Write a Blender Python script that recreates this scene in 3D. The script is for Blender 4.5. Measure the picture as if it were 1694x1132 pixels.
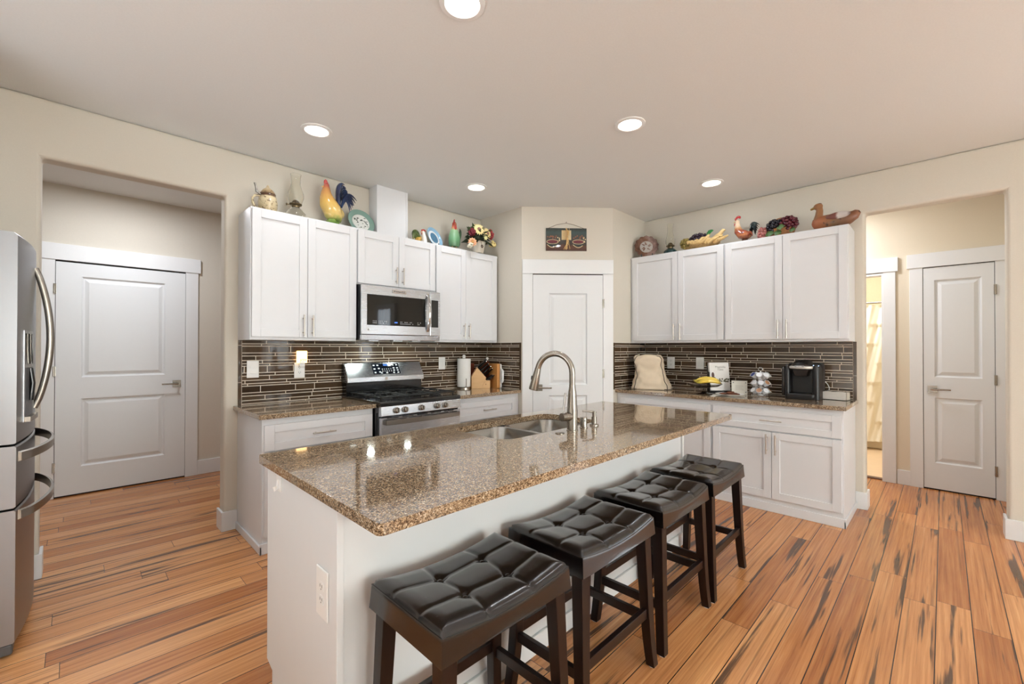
import bpy, bmesh, math, random
from mathutils import Matrix, Vector
R = math.radians
random.seed(7)
for o in list(bpy.data.objects): bpy.data.objects.remove(o)
SC = bpy.context.scene
COL = SC.collection

# ------------------------------------------------------------------ camera
th, pit, rol = 0.7812, 0.0066, 0.0010
Fv = Vector((math.cos(th)*math.cos(pit), math.sin(th)*math.cos(pit), math.sin(pit)))
R0 = Vector((math.sin(th), -math.cos(th), 0)); U0 = R0.cross(Fv)
Rv = R0*math.cos(rol) + U0*math.sin(rol); Uv = U0*math.cos(rol) - R0*math.sin(rol)
cd = bpy.data.cameras.new('camera'); cam = bpy.data.objects.new('camera', cd); COL.objects.link(cam)
m = Matrix((Rv, Uv, -Fv)).transposed().to_4x4(); m.translation = (0, 0, 1.3467)
cam.matrix_world = m
cd.sensor_width = 36; cd.lens = 720.26/1694*36; cd.shift_y = 5.3/1694; cd.clip_start = .02
SC.camera = cam
# ------------------------------------------------------------------ light and view
SC.view_settings.view_transform = 'Standard'; SC.view_settings.look = 'None'
SC.view_settings.gamma = 1; SC.view_settings.use_curve_mapping = False
SC.view_settings.exposure = 0.0
W = bpy.data.worlds.new('world'); SC.world = W; W.use_nodes = True
W.node_tree.nodes['Background'].inputs[0].default_value = (.86, .93, 1, 1)
W.node_tree.nodes['Background'].inputs[1].default_value = 1.0
def area(name, loc, size, power, color, rot=(0, 0, 0), sizey=None, shape=None):
    l = bpy.data.lights.new(name, 'AREA'); l.energy = power; l.color = color; l.size = size
    l.shape = shape or ('RECTANGLE' if sizey else 'DISK')
    if sizey: l.size_y = sizey
    o = bpy.data.objects.new(name, l); o.location = loc; o.rotation_euler = rot; COL.objects.link(o); return o
WARM = (.95, 1.0, 1.06)
CEIL = 2.8176
LIGHTS = [(1.161, 1.451), (1.152, 3.002), (2.566, 1.457), (2.586, 3.025), (3.987, 1.460)]
HIDDEN_LIGHTS = [(1.16, -.10), (2.57, -.10), (-.9, 1.45), (-.9, -.10)]
# daylight entering by the windows of the living area behind the camera
area('window_light_back', (1.2, -4.42, 1.45), 3.0, 290, (.90, 1.02, 1.13), (R(-90), 0, 0), 1.7)
area('window_light_right', (4.58, -1.6, 1.15), 2.0, 16, (.91, 1.02, 1.13), (0, R(90), 0), .5)
area('window_light_narrow', (3.62, -4.42, 1.45), .55, 14, (.91, 1.02, 1.13), (R(-90), 0, 0), 1.2)
area('window_light_side', (-3.12, -1.6, 1.45), 3.0, 8, (.90, 1.0, 1.10), (0, R(-90), 0), 1.7)
# added upward fill light, unseen behind the camera, to brighten the ceiling
for ux, uy, up in ((-2.4, 1.2, 80),):
    area('added_ceiling_fill', (ux, uy, .18), .8, up, (.92, 1.02, 1.11), (R(180), 0, 0))
area('hall_lamp_left', (.35, 4.8, 2.79), .25, 19, (.96, .99, 1.06))
area('hall_lamp_right', (5.25, 1.0, 2.79), .25, 22, (.94, .99, 1.09))
area('bath_lamp', (6.8, .9, 2.79), .5, 36, (1, .99, .95))
area('range_hood_lamp', (1.85, 3.58, 1.395), .06, .9, (.92, 1, .92))
area('range_hood_lamp', (2.22, 3.58, 1.395), .06, .5, (.92, 1, .92))

# ------------------------------------------------------------------ mesh builder
class MB:
    def __init__(s): s.v = []; s.f = []; s.mi = []; s.M = Matrix(); s.m = 0
    def add(s, vs, fs):
        b = len(s.v)
        for p in vs: s.v.append(tuple(s.M @ Vector(p)))
        for f in fs: s.f.append(tuple(b+i for i in f)); s.mi.append(s.m)
        return s
    def box(s, x0, x1, y0, y1, z0, z1):
        return s.add([(x0,y0,z0),(x1,y0,z0),(x1,y1,z0),(x0,y1,z0),(x0,y0,z1),(x1,y0,z1),(x1,y1,z1),(x0,y1,z1)],
              [(0,3,2,1),(4,5,6,7),(0,1,5,4),(1,2,6,5),(2,3,7,6),(3,0,4,7)])
    def hexa(s, p):  # 8 points, bottom 4 then top 4
        return s.add(p, [(0,3,2,1),(4,5,6,7),(0,1,5,4),(1,2,6,5),(2,3,7,6),(3,0,4,7)])
    def loft(s, rings, cap=True, closed=False):
        n = len(rings[0]); vs = [p for r in rings for p in r]; fs = []
        k = len(rings)
        for i in range(k if closed else k-1):
            a, b = i*n, ((i+1) % k)*n
            for j in range(n): fs.append((a+j, a+(j+1) % n, b+(j+1) % n, b+j))
        if cap and not closed: fs.append(tuple(range(n-1, -1, -1))); fs.append(tuple((k-1)*n+j for j in range(n)))
        return s.add(vs, fs)
    def tube(s, pts, r, n=10, cap=True, closed=False, flat=1.0, up=None):
        P = [Vector(p) for p in pts]; k = len(P)
        rr = r if isinstance(r, (list, tuple)) else [r]*k
        rings = []; nrm = None
        for i in range(k):
            if closed: t = P[(i+1) % k]-P[i-1]
            else: t = P[min(i+1, k-1)]-P[max(i-1, 0)]
            t.normalize()
            if nrm is None:
                a = Vector(up) if up else (Vector((0,0,1)) if abs(t.z) < .9 else Vector((1,0,0)))
                nrm = (a-t*a.dot(t)).normalized()
            else: nrm = (nrm-t*nrm.dot(t)).normalized()
            b = t.cross(nrm)
            rings.append([P[i]+nrm*math.cos(2*math.pi*j/n)*rr[i]+b*math.sin(2*math.pi*j/n)*rr[i]*flat for j in range(n)])
        return s.loft(rings, cap, closed)
    def cyl(s, p0, p1, r0, r1=None, n=20): return s.tube([p0, p1], [r0, r0 if r1 is None else r1], n)
    def lathe(s, prof, n=28, c=(0,0,0), cap=True, wav=None):
        rings = []
        for q in prof:
            r, z = q
            rings.append([(c[0]+r*(1+(wav(j/n, r) if wav else 0))*math.cos(2*math.pi*j/n), c[1]+r*(1+(wav(j/n, r) if wav else 0))*math.sin(2*math.pi*j/n), c[2]+z) for j in range(n)])
        return s.loft(rings, cap)
    def ell(s, c, r, nu=14, nv=9, rot=None):
        r = (r, r, r) if not isinstance(r, (tuple, list)) else r
        M = Matrix.Translation(c) @ (rot.to_4x4() if rot is not None else Matrix())
        vs = [M @ Vector((0, 0, -r[2]))]; fs = []
        for i in range(1, nv):
            a = -math.pi/2+math.pi*i/nv
            for j in range(nu):
                t = 2*math.pi*j/nu; vs.append(M @ Vector((r[0]*math.cos(a)*math.cos(t), r[1]*math.cos(a)*math.sin(t), r[2]*math.sin(a))))
        vs.append(M @ Vector((0, 0, r[2]))); e = len(vs)-1
        for j in range(nu):
            fs.append((0, 1+(j+1) % nu, 1+j)); fs.append((e, 1+(nv-2)*nu+j, 1+(nv-2)*nu+(j+1) % nu))
        for i in range(nv-2):
            for j in range(nu):
                a, b = 1+i*nu, 1+(i+1)*nu; fs.append((a+j, a+(j+1) % nu, b+(j+1) % nu, b+j))
        return s.add(vs, fs)
    def prism(s, poly, a0, a1, axis='y'):
        def P(u, w, a): return {'y': (u, a, w), 'x': (a, u, w), 'z': (u, w, a)}[axis]
        n = len(poly); vs = [P(u, w, a0) for u, w in poly]+[P(u, w, a1) for u, w in poly]
        return s.add(vs, [tuple(range(n)), tuple(range(2*n-1, n-1, -1))]+[(j, (j+1) % n, n+(j+1) % n, n+j) for j in range(n)])
    def grid(s, fn, nu, nv):
        vs = [fn(i/nu, j/nv) for j in range(nv+1) for i in range(nu+1)]
        return s.add(vs, [(j*(nu+1)+i, j*(nu+1)+i+1, (j+1)*(nu+1)+i+1, (j+1)*(nu+1)+i) for j in range(nv) for i in range(nu)])

def obj(name, mb, mats, parent=None, loc=None, rz=0, smooth=None, bevel=0, seg=2, recalc=True):
    me = bpy.data.meshes.new(name); me.from_pydata(mb.v, [], mb.f)
    for i, k in enumerate(mb.mi): me.polygons[i].material_index = k
    if recalc:
        bm = bmesh.new(); bm.from_mesh(me); bmesh.ops.recalc_face_normals(bm, faces=bm.faces); bm.to_mesh(me); bm.free()
    for mt in (mats if isinstance(mats, (list, tuple)) else [mats]): me.materials.append(mt)
    if smooth is not None:
        me.shade_smooth(); me.set_sharp_from_angle(angle=R(smooth))
    o = bpy.data.objects.new(name, me); COL.objects.link(o)
    if loc: o.location = loc
    o.rotation_euler[2] = rz
    if parent is not None: o.parent = parent
    if bevel:
        b = o.modifiers.new('bevel', 'BEVEL'); b.width = bevel; b.segments = seg; b.limit_method = 'ANGLE'; b.angle_limit = R(40)
    return o
def tag(o, label, cat, group=None):
    o['label'] = label; o['category'] = cat
    if group: o['group'] = group
    return o
def thing(name, label, cat, loc=(0,0,0), rz=0, group=None):
    o = bpy.data.objects.new(name, None); o.empty_display_size = .05; COL.objects.link(o)
    o.location = loc; o.rotation_euler[2] = rz
    return tag(o, label, cat, group)
def struct(name, mb, mats, loc=None, rz=0, bevel=0, seg=2, smooth=None):
    o = obj(name, mb, mats, None, loc, rz, smooth, bevel, seg); o['kind'] = 'structure'; return o
def sempty(name, loc, rz=0):
    o = bpy.data.objects.new(name, None); COL.objects.link(o); o.location = loc; o.rotation_euler[2] = rz; o['kind'] = 'structure'; return o
def dup(root, loc=None, rz=None, label=None, group=None):
    r = root.copy(); COL.objects.link(r)
    if loc is not None: r.location = loc
    if rz is not None: r.rotation_euler[2] = rz
    if label: r['label'] = label
    if group: r['group'] = group
    for ch in list(root.children):
        c = ch.copy(); COL.objects.link(c); c.parent = r
        for g in list(ch.children):
            d = g.copy(); COL.objects.link(d); d.parent = c
    return r
def text(name, s, size, parent, loc, rot, mt, ex=.0004, align='CENTER'):
    c = bpy.data.curves.new(name, 'FONT'); c.body = s; c.size = size; c.extrude = ex; c.align_x = align; c.align_y = 'CENTER'
    t = bpy.data.objects.new(name, c); me = None
    COL.objects.link(t); bpy.context.view_layer.update()
    me = bpy.data.meshes.new_from_object(t.evaluated_get(bpy.context.evaluated_depsgraph_get()))
    bpy.data.objects.remove(t); me.materials.clear(); me.materials.append(mt)
    o = bpy.data.objects.new(name, me); COL.objects.link(o); o.location = loc; o.rotation_euler = rot; o.parent = parent
    return o

# ------------------------------------------------------------------ materials
def lin(c):
    return tuple(((x/255)/12.92 if x/255 <= .04045 else ((x/255+.055)/1.055)**2.4) for x in c)
class G:
    def __init__(s, name):
        s.m = bpy.data.materials.new(name); s.m.use_nodes = True; s.nt = s.m.node_tree; s.b = s.nt.nodes['Principled BSDF']
    def n(s, t, **k):
        x = s.nt.nodes.new(t)
        for a, b in k.items(): setattr(x, a, b)
        return x
    def put(s, sock, v):
        if isinstance(v, bpy.types.NodeSocket): s.nt.links.new(v, sock)
        else: sock.default_value = v
    def math(s, op, a, b=0.0, c=None):
        x = s.n('ShaderNodeMath', operation=op); s.put(x.inputs[0], a); s.put(x.inputs[1], b)
        if c is not None: s.put(x.inputs[2], c)
        return x.outputs[0]
    def co(s, k='Object'): return s.n('ShaderNodeTexCoord').outputs[k]
    def sep(s, v):
        x = s.n('ShaderNodeSeparateXYZ'); s.put(x.inputs[0], v); return x.outputs
    def comb(s, x, y, z):
        q = s.n('ShaderNodeCombineXYZ'); s.put(q.inputs[0], x); s.put(q.inputs[1], y); s.put(q.inputs[2], z); return q.outputs[0]
    def noise(s, v, scale, detail=2.0, rough=.5, dist=0.0, color=False):
        x = s.n('ShaderNodeTexNoise'); s.put(x.inputs['Vector'], v); x.inputs['Scale'].default_value = scale
        x.inputs['Detail'].default_value = detail; x.inputs['Roughness'].default_value = rough; x.inputs['Distortion'].default_value = dist
        return x.outputs['Color' if color else 'Fac']
    def wn(s, v, dim='2D', out='Value'):
        x = s.n('ShaderNodeTexWhiteNoise', noise_dimensions=dim)
        s.put(x.inputs['W' if dim == '1D' else 'Vector'], v); return x.outputs[out]
    def vor(s, v, scale, out='Color', feature='F1'):
        x = s.n('ShaderNodeTexVoronoi', feature=feature); s.put(x.inputs['Vector'], v); x.inputs['Scale'].default_value = scale; return x.outputs[out]
    def ramp(s, f, stops, interp='LINEAR'):
        x = s.n('ShaderNodeValToRGB'); s.put(x.inputs[0], f); e = x.color_ramp; e.interpolation = interp
        while len(e.elements) < len(stops): e.elements.new(.5)
        for el, (p, c) in zip(e.elements, stops): el.position = p; el.color = (*c, 1) if len(c) == 3 else c
        return x.outputs[0]
    def mix(s, f, a, b, bt='MIX'):
        x = s.n('ShaderNodeMix', data_type='RGBA', blend_type=bt); s.put(x.inputs[0], f)
        for i, v in ((6, a), (7, b)):
            s.put(x.inputs[i], v if isinstance(v, bpy.types.NodeSocket) else (*v, 1))
        return x.outputs[2]
    def bump(s, h, strength=.2, dist=.002):
        x = s.n('ShaderNodeBump'); x.inputs['Strength'].default_value = strength; x.inputs['Distance'].default_value = dist
        s.put(x.inputs['Height'], h); s.nt.links.new(x.outputs[0], s.b.inputs['Normal'])
    def set(s, **k):
        for a, v in k.items(): s.put(s.b.inputs[{'col': 'Base Color', 'rough': 'Roughness', 'metal': 'Metallic', 'coat': 'Coat Weight', 'spec': 'Specular IOR Level', 'trans': 'Transmission Weight', 'ior': 'IOR', 'alpha': 'Alpha', 'em': 'Emission Color', 'es': 'Emission Strength', 'cr': 'Coat Roughness', 'aniso': 'Anisotropic', 'sheen': 'Sheen Weight'}[a]], v)
        return s.m
def pm(name, col, rough=.5, metal=0, var=.04, scale=40, bump=0, bdist=.001, **k):
    """plain surface with faint procedural mottling"""
    g = G(name); c = lin(col); f = g.noise(g.co(), scale, 3)
    g.set(col=g.mix(f, tuple(x*(1-var) for x in c), tuple(min(1, x*(1+var)) for x in c)), rough=rough, metal=metal, **k)
    if bump: g.bump(f, bump, bdist)
    return g.m

M_WALL = pm('wall_paint', (216, 209, 196), .85, bump=.06, scale=160)
M_CEIL = pm('ceiling_paint', (232, 232, 229), .9, bump=.08, scale=120)
M_HALLW = pm('hall_paint', (224, 212, 190), .85, bump=.06, scale=160)
M_TRIM = pm('trim_paint', (230, 231, 231), .38, var=.01)
M_DOOR = pm('door_paint', (226, 228, 229), .42, var=.01)
M_CAB = pm('cabinet_paint', (225, 226, 228), .36, var=.012, scale=12)
M_ISL = pm('island_paint', (226, 227, 227), .42, var=.012, scale=12)
M_STEEL = None
def steel(name, col, rough, axis):
    g = G(name); p = g.sep(g.co()); sc = [6, 6, 6]; sc['xyz'.index(axis)] = .4
    v = g.comb(g.math('MULTIPLY', p[0], sc[0]), g.math('MULTIPLY', p[1], sc[1]), g.math('MULTIPLY', p[2], sc[2]))
    f = g.noise(v, 26, 2, .5); c = lin(col)
    g.set(col=g.mix(f, tuple(x*.985 for x in c), tuple(min(1, x*1.015) for x in c)), metal=1.0, rough=g.math('MULTIPLY_ADD', f, .03, rough-.015))
    return g.m
M_STEEL = steel('brushed_steel', (204, 208, 213), .27, 'x')
M_STEELV = steel('brushed_steel_upright', (150, 151, 154), .33, 'y')
M_SINK = steel('sink_steel', (158, 156, 152), .26, 'x')
M_NICKEL = pm('brushed_nickel', (158, 152, 143), .27, 1.0, scale=200)
M_CHROME = pm('polished_chrome', (215, 215, 215), .08, 1.0)
M_PULL = pm('satin_pull', (198, 192, 184), .3, 1.0, scale=200)
M_BLACK = pm('black_enamel', (13, 13, 14), .18, coat=.5)
M_BLACKM = pm('cast_iron', (20, 20, 21), .5, bump=.2, scale=300)
M_GLASSBLK = pm('black_glass', (9, 9, 9), .04, var=.02)
M_PLASTW = pm('white_plastic', (240, 239, 236), .35, var=.01)
M_DARKGAP = pm('shadow_gap', (24, 23, 22), .8)
M_PRINTW = pm('white_print', (215, 218, 222), .5)
def emis(name, col, s):
    g = G(name); c = lin(col); g.set(col=(*c, 1), em=(*c, 1), es=s); return g.m
M_LENS = emis('lamp_lens', (255, 244, 228), 7.0)
M_NIGHT = emis('night_light_glow', (255, 205, 140), 3.2)
M_LED = emis('blue_led', (70, 120, 215), .55)
M_LEDW = emis('button_led', (190, 215, 255), 2.5)
def glass(name, col, rough=.02, ior=1.22):
    g = G(name); c = lin(col); g.set(col=(*c, 1), rough=rough, trans=1.0, ior=ior); return g.m
M_GLASS = glass('clear_glass', (250, 250, 246))

def floor_mat():
    g = G('tiger_bamboo_floor'); p = g.sep(g.co()); x, y = p[0], p[1]
    w, L = .1265, 1.35
    yy = g.math('DIVIDE', g.math('SUBTRACT', y, .033), w); row = g.math('FLOOR', yy)
    r1 = g.wn(row, '1D'); xo = g.math('ADD', g.math('DIVIDE', x, L), g.math('MULTIPLY', r1, 9.7)); col = g.math('FLOOR', xo)
    idv = g.comb(row, col, 0); idr = g.wn(idv, '2D')
    fy = g.math('FRACT', yy); fx = g.math('FRACT', xo)
    ey = g.math('MULTIPLY', g.math('MINIMUM', fy, g.math('SUBTRACT', 1.0, fy)), w)
    ex = g.math('MULTIPLY', g.math('MINIMUM', fx, g.math('SUBTRACT', 1.0, fx)), L)
    gap = g.math('MAXIMUM', g.math('LESS_THAN', ey, .0019), g.math('LESS_THAN', ex, .0011))
    off = g.math('MULTIPLY', idr, 57.0)
    fine = g.noise(g.comb(g.math('MULTIPLY_ADD', x, 1.6, off), g.math('MULTIPLY', y, 70), off), 1.0, 6, .65)
    base = g.ramp(fine, [(.18, lin((148, 96, 58))), (.42, lin((208, 147, 96))), (.60, lin((230, 170, 113))), (.88, lin((250, 212, 158)))])
    tone = g.ramp(idr, [(0, lin((205, 180, 160))), (.5, lin((238, 226, 214))), (1, (1, 1, 1))])
    base = g.mix(1.0, base, tone, 'MULTIPLY')
    s1 = g.noise(g.comb(g.math('MULTIPLY_ADD', x, .95, off), g.math('MULTIPLY', y, 21), off), 1.0, 2.5, .5, .35)
    s2 = g.noise(g.comb(g.math('MULTIPLY_ADD', x, 5, off), g.math('MULTIPLY', y, 170), off), 1.0, 4, .6)
    s3 = g.noise(g.comb(g.math('MULTIPLY_ADD', x, .6, off), g.math('MULTIPLY', y, 48), off), 1.0, 3, .5)
    k = g.ramp(g.math('ADD', s1, g.math('MULTIPLY', g.math('SUBTRACT', s2, .5), .16)), [(.60, (0, 0, 0)), (.66, (.9, .9, .9))])
    k3 = g.ramp(s3, [(.60, (0, 0, 0)), (.72, (.5, .5, .5))])
    base = g.mix(k3, base, lin((84, 52, 34)))
    base = g.mix(k, base, g.mix(s2, lin((44, 34, 28)), lin((98, 76, 60))))
    base = g.mix(gap, base, lin((38, 20, 12)))
    g.set(col=base, rough=g.math('MULTIPLY_ADD', fine, .14, .16), spec=.55)
    g.bump(g.math('SUBTRACT', g.math('MULTIPLY', fine, .25), gap), .25, .0015)
    return g.m
M_FLOOR = floor_mat()
def quartz():
    g = G('brown_quartz'); v = g.co()
    a = g.vor(v, 330); b = g.vor(v, 150); n = g.noise(v, 520, 3)
    fa = g.sep(a)[0]; fb = g.sep(b)[1]
    f = g.math('ADD', g.math('MULTIPLY', fa, .55), g.math('ADD', g.math('MULTIPLY', fb, .25), g.math('MULTIPLY', n, .25)))
    c = g.ramp(f, [(.18, lin((38, 28, 19))), (.36, lin((98, 77, 57))), (.54, lin((148, 123, 95))), (.74, lin((188, 163, 132))), (.9, lin((234, 221, 196)))])
    g.set(col=c, rough=.085, spec=.58, coat=.5, cr=.025)
    return g.m
M_QUARTZ = quartz()
def tile_mat():
    g = G('brown_glass_tile'); r = g.n('ShaderNodeNewGeometry').outputs['Random Per Island']
    c = g.ramp(r, [(0, lin((48, 36, 27))), (.5, lin((66, 50, 37))), (1, lin((84, 65, 47)))])
    n = g.noise(g.co(), 18, 3)
    g.set(col=g.mix(g.math('MULTIPLY', n, .35), c, lin((96, 78, 58))), rough=.05, spec=.45)
    g.bump(g.noise(g.co(), 30, 2), .12, .002)
    return g.m
M_TILE = tile_mat()
M_GROUT = pm('tile_grout', (226, 213, 196), .8)
def leather():
    g = G('espresso_leather'); v = g.co(); n = g.noise(v, 420, 4, .6); w = g.noise(v, 30, 4, .6)
    c = g.mix(w, lin((10, 7, 6)), lin((24, 17, 15)))
    g.set(col=c, rough=g.math('MULTIPLY_ADD', w, .14, .17), spec=.5, coat=.55, cr=.14)
    g.bump(g.math('ADD', n, g.math('MULTIPLY', w, 1.5)), .18, .0012); return g.m
M_LEATHER = leather()
def woodm(name, a, b, rough=.4, sc=(2, 30, 30), **k):
    g = G(name); p = g.sep(g.co())
    v = g.comb(g.math('MULTIPLY', p[0], sc[0]), g.math('MULTIPLY', p[1], sc[1]), g.math('MULTIPLY', p[2], sc[2]))
    f = g.noise(v, 2.2, 5, .6); g.set(col=g.mix(f, lin(a), lin(b)), rough=rough, **k); return g.m
M_ESP = woodm('espresso_wood', (15, 8, 6), (38, 20, 14), .34, (30, 30, 2), coat=.05, spec=.35)
M_MAPLE = woodm('maple_wood', (206, 158, 104), (232, 192, 140), .45, (3, 25, 25))
M_OAK = woodm('board_wood', (196, 130, 66), (220, 160, 92), .45, (25, 25, 3))
M_CHERRY = woodm('dark_board_wood', (96, 42, 24), (136, 66, 38), .4, (25, 25, 3))
# ------------------------------------------------------------------ room shell
YL, XR = 3.757, 4.666
PY, PX = 3.109, 3.979          # where the angled pantry wall starts and ends
PANG = math.atan2(2.460-PY, PX-3.277); PLEN = math.hypot(PX-3.277, 2.460-PY)
mb = MB(); mb.box(-3.3, 5.86, -4.7, 6.0, -.06, 0); struct('floor', mb, M_FLOOR)
mb = MB(); mb.box(5.86, 8.3, -.6, 2.2, -.06, .004)
struct('floor_bathroom', mb, pm('bath_floor_vinyl', (226, 196, 160), .5, scale=8, var=.06))
mb = MB(); mb.box(-3.3, 8.3, -4.7, 6.0, CEIL, CEIL+.08); struct('ceiling', mb, M_CEIL)
OL0, OL1, OLZ = -.135, .783, 2.466
mb = MB(); mb.prism([(-3.3, 0), (OL0, 0), (OL0, OLZ), (OL1, OLZ), (OL1, 0), (5.0, 0), (5.0, CEIL), (-3.3, CEIL)], YL, YL+.125, 'y')
struct('wall_left', mb, M_WALL, bevel=.02, seg=4)
OR0, OR1, ORZ = .468, -.318, 2.478
mb = MB(); mb.prism([(3.7, 0), (OR0, 0), (OR0, ORZ), (OR1, ORZ), (OR1, 0), (-4.7, 0), (-4.7, CEIL), (3.7, CEIL)], XR, XR+.125, 'x')
struct('wall_right', mb, M_WALL, bevel=.02, seg=4)
mb = MB(); mb.box(3.277, 3.38, PY, YL+.01, 0, CEIL); struct('wall_pantry_left', mb, M_WALL)
mb = MB(); mb.box(0, PLEN, 0, .1, 0, CEIL); struct('wall_pantry', mb, M_WALL, (3.277, PY, 0), PANG)
mb = MB(); mb.box(PX, XR+.01, 2.460, 2.56, 0, CEIL); struct('wall_pantry_right', mb, M_WALL)
mb = MB(); mb.box(-1.7, 2.2, 5.64, 5.74, 0, CEIL); struct('wall_hall_back', mb, M_WALL)
mb = MB(); mb.box(-1.7, -1.6, YL+.12, 5.65, 0, CEIL); struct('wall_hall_end', mb, M_WALL)
mb = MB(); mb.box(2.1, 2.2, YL+.12, 5.65, 0, CEIL); struct('wall_hall_side', mb, M_WALL)
mb = MB(); mb.prism([(-.6, 0), (.441, 0), (.441, 2.115), (1.25, 2.115), (1.25, 0), (1.9, 0), (1.9, CEIL), (-.6, CEIL)], 5.80, 5.90, 'x')
struct('wall_hall_right', mb, M_HALLW)
mb = MB(); mb.box(XR+.12, 5.81, -.52, -.42, 0, CEIL); struct('wall_hall_near', mb, M_HALLW)
mb = MB(); mb.box(XR+.12, 5.81, 1.8, 1.9, 0, CEIL); struct('wall_hall_far', mb, M_HALLW)
M_BATHW = pm('bath_wall_paint', (238, 222, 190), .8)
mb = MB(); mb.box(8.0, 8.1, -.6, 2.2, 0, CEIL); struct('wall_bathroom_back', mb, M_BATHW)
mb = MB(); mb.box(5.9, 8.1, -.6, -.5, 0, CEIL); struct('wall_bathroom_near', mb, M_BATHW)
mb = MB(); mb.box(5.9, 8.1, 2.1, 2.2, 0, CEIL); struct('wall_bathroom_far', mb, M_BATHW)
# living area behind the camera, with its windows
mb = MB(); mb.prism([(-3.3, 0), (5.0, 0), (5.0, CEIL), (-3.3, CEIL)], -4.6, -4.5, 'y'); struct('wall_back', mb, M_WALL)
mb = MB(); mb.prism([(-4.7, 0), (YL, 0), (YL, CEIL), (-4.7, CEIL)], -3.3, -3.2, 'x'); struct('wall_side', mb, M_WALL)
mb = MB(); mb.box(-1.08, -.98, 2.60, YL, 0, CEIL); struct('wall_fridge_alcove', mb, M_WALL)
def window(n, cx, cy, rz, w=3.0, h=1.7, z0=.6):
    mb = MB()
    for a in (-w/2-.09, w/2): mb.box(a, a+.09, -.03, .03, z0-.09, z0+h+.09)
    for c in (z0-.09, z0+h): mb.box(-w/2, w/2, -.03, .03, c, c+.09)
    for a in (-w/6, w/6): mb.box(a-.025, a+.025, -.02, .02, z0, z0+h)
    struct('window_%d' % n, mb, M_TRIM, (cx, cy, 0), rz, .004)
window(1, 1.2, -4.46, 0); window(2, -3.16, -1.6, R(90)); window(3, 4.64, -1.6, R(90), .55, 2.05, .12); window(4, 3.62, -4.46, 0, .6, 1.25, .83)

# baseboards
def baseboard(name, segs):
    mb = MB()
    for s in segs: mb.box(*s)
    struct(name, mb, M_TRIM, bevel=.003)
BH, BT = .142, .015
baseboard('baseboard_left', [(OL1-BT, .868, YL-BT, YL, 0, BH), (OL1-BT, OL1, YL, YL+.14, 0, BH),
                             (-.30, OL0+BT, YL-BT, YL, 0, BH), (OL0, OL0+BT, YL, YL+.14, 0, BH)])
baseboard('baseboard_hall', [(.934, 2.1, 5.625, 5.64, 0, .15), (-1.6, -.262, 5.625, 5.64, 0, .15)])
baseboard('baseboard_right', [(XR-BT, XR, OR0-BT, .532, 0, BH), (XR, XR+.14, OR0-BT, OR0, 0, BH),
                              (XR-BT, XR, -4.5, OR1+BT, 0, BH), (XR, XR+.14, OR1, OR1+BT, 0, BH)])
baseboard('baseboard_hall_right', [(5.785, 5.80, .236, .334, 0, BH)])

# doors: slab with two raised panels, seen from local -y
def door_slab(w, h, mx, pz, t=.035):
    mb = MB(); xs = [0, mx, w-mx, w]; zs = sorted([0, h]+[z for p in pz for z in p])
    mb.box(0, w, .0155, t, 0, h)
    for i in range(3):
        for j in range(len(zs)-1):
            x0, x1, z0, z1 = xs[i], xs[i+1], zs[j], zs[j+1]
            if i == 1 and any(abs(z0-p[0]) < 1e-6 for p in pz):
                rings = []
                for ins, dp in ((0, 0), (.005, .006), (.012, .0142), (.022, .0142), (.050, .003)):
                    rings.append([(x0+ins, dp, z0+ins), (x1-ins, dp, z0+ins), (x1-ins, dp, z1-ins), (x0+ins, dp, z1-ins)])
                vs = [p for r in rings for p in r]; fs = []
                for k in range(4):
                    for q in range(4): fs.append((k*4+q, k*4+(q+1) % 4, k*4+4+(q+1) % 4, k*4+4+q))
                fs.append((16, 17, 18, 19)); mb.add(vs, fs)
            else: mb.add([(x0, 0, z0), (x1, 0, z0), (x1, 0, z1), (x0, 0, z1)], [(0, 1, 2, 3)])
    for a, b in (((0, 0), (w, 0)), ((w, 0), (w, h)), ((w, h), (0, h)), ((0, h), (0, 0))):
        mb.add([(a[0], 0, a[1]), (b[0], 0, b[1]), (b[0], .016, b[1]), (a[0], .016, a[1])], [(0, 1, 2, 3)])
    return mb
def door(n, label, loc, rz, w, h, mx, pz, hinge_x, hs, lever, hinge_zs):
    d = obj('door_%d' % n, door_slab(w, h, mx, pz), M_DOOR, None, loc, rz, recalc=False); d['kind'] = 'structure'; d['label'] = label
    hx, hz = lever; sg = 1 if hx < w/2 else -1
    mb = MB(); mb.box(hx-.034, hx+.034, -.009, 0, hz-.034, hz+.034)
    mb.cyl((hx, 0, hz), (hx, -.05, hz), .011); mb.tube([(hx-.01*sg, -.046, hz), (hx+.03*sg, -.05, hz), (hx+.125*sg, -.05, hz+.001)], [.010, .0085, .0075], 10, flat=.7)
    h_ = obj('door_handle', mb, M_NICKEL, d, smooth=40); h_['label'] = 'satin nickel lever on a square plate'
    for z in hinge_zs:
        mb = MB(); mb.cyl((hinge_x, -.006, z-.045), (hinge_x, -.006, z+.045), .0075, n=10); mb.box(hinge_x-.016*0-.012, hinge_x+.012, -.0025, .001, z-.045, z+.045)
        obj('hinge', mb, M_NICKEL, d)
    return d
def casing(n, loc, rz, x0, x1, z1, lw=.098, hh=.143, over=.02, left=True, right=True, cut=None):
    mb = MB()
    if left: mb.box(x0-lw, x0, -.021, 0, 0, z1)
    if right: mb.box(x1, x1+(cut or lw), -.021, 0, 0, z1)
    mb.box(x0-lw-(over if left else 0), x1+((cut or lw+over) if right else 0), -.030, 0, z1, z1+hh)
    # dark rebate behind the slab and jambs
    struct('trim_%d' % n, mb, M_TRIM, loc, rz, .002)
    mb = MB(); mb.box(x0-.001, x1+.001, -.0008, 0, 0, z1); struct('trim_%d' % (n+10), mb, M_DARKGAP, loc, rz)
PZ = [(.245, .865), (1.060, 1.985)]
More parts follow.
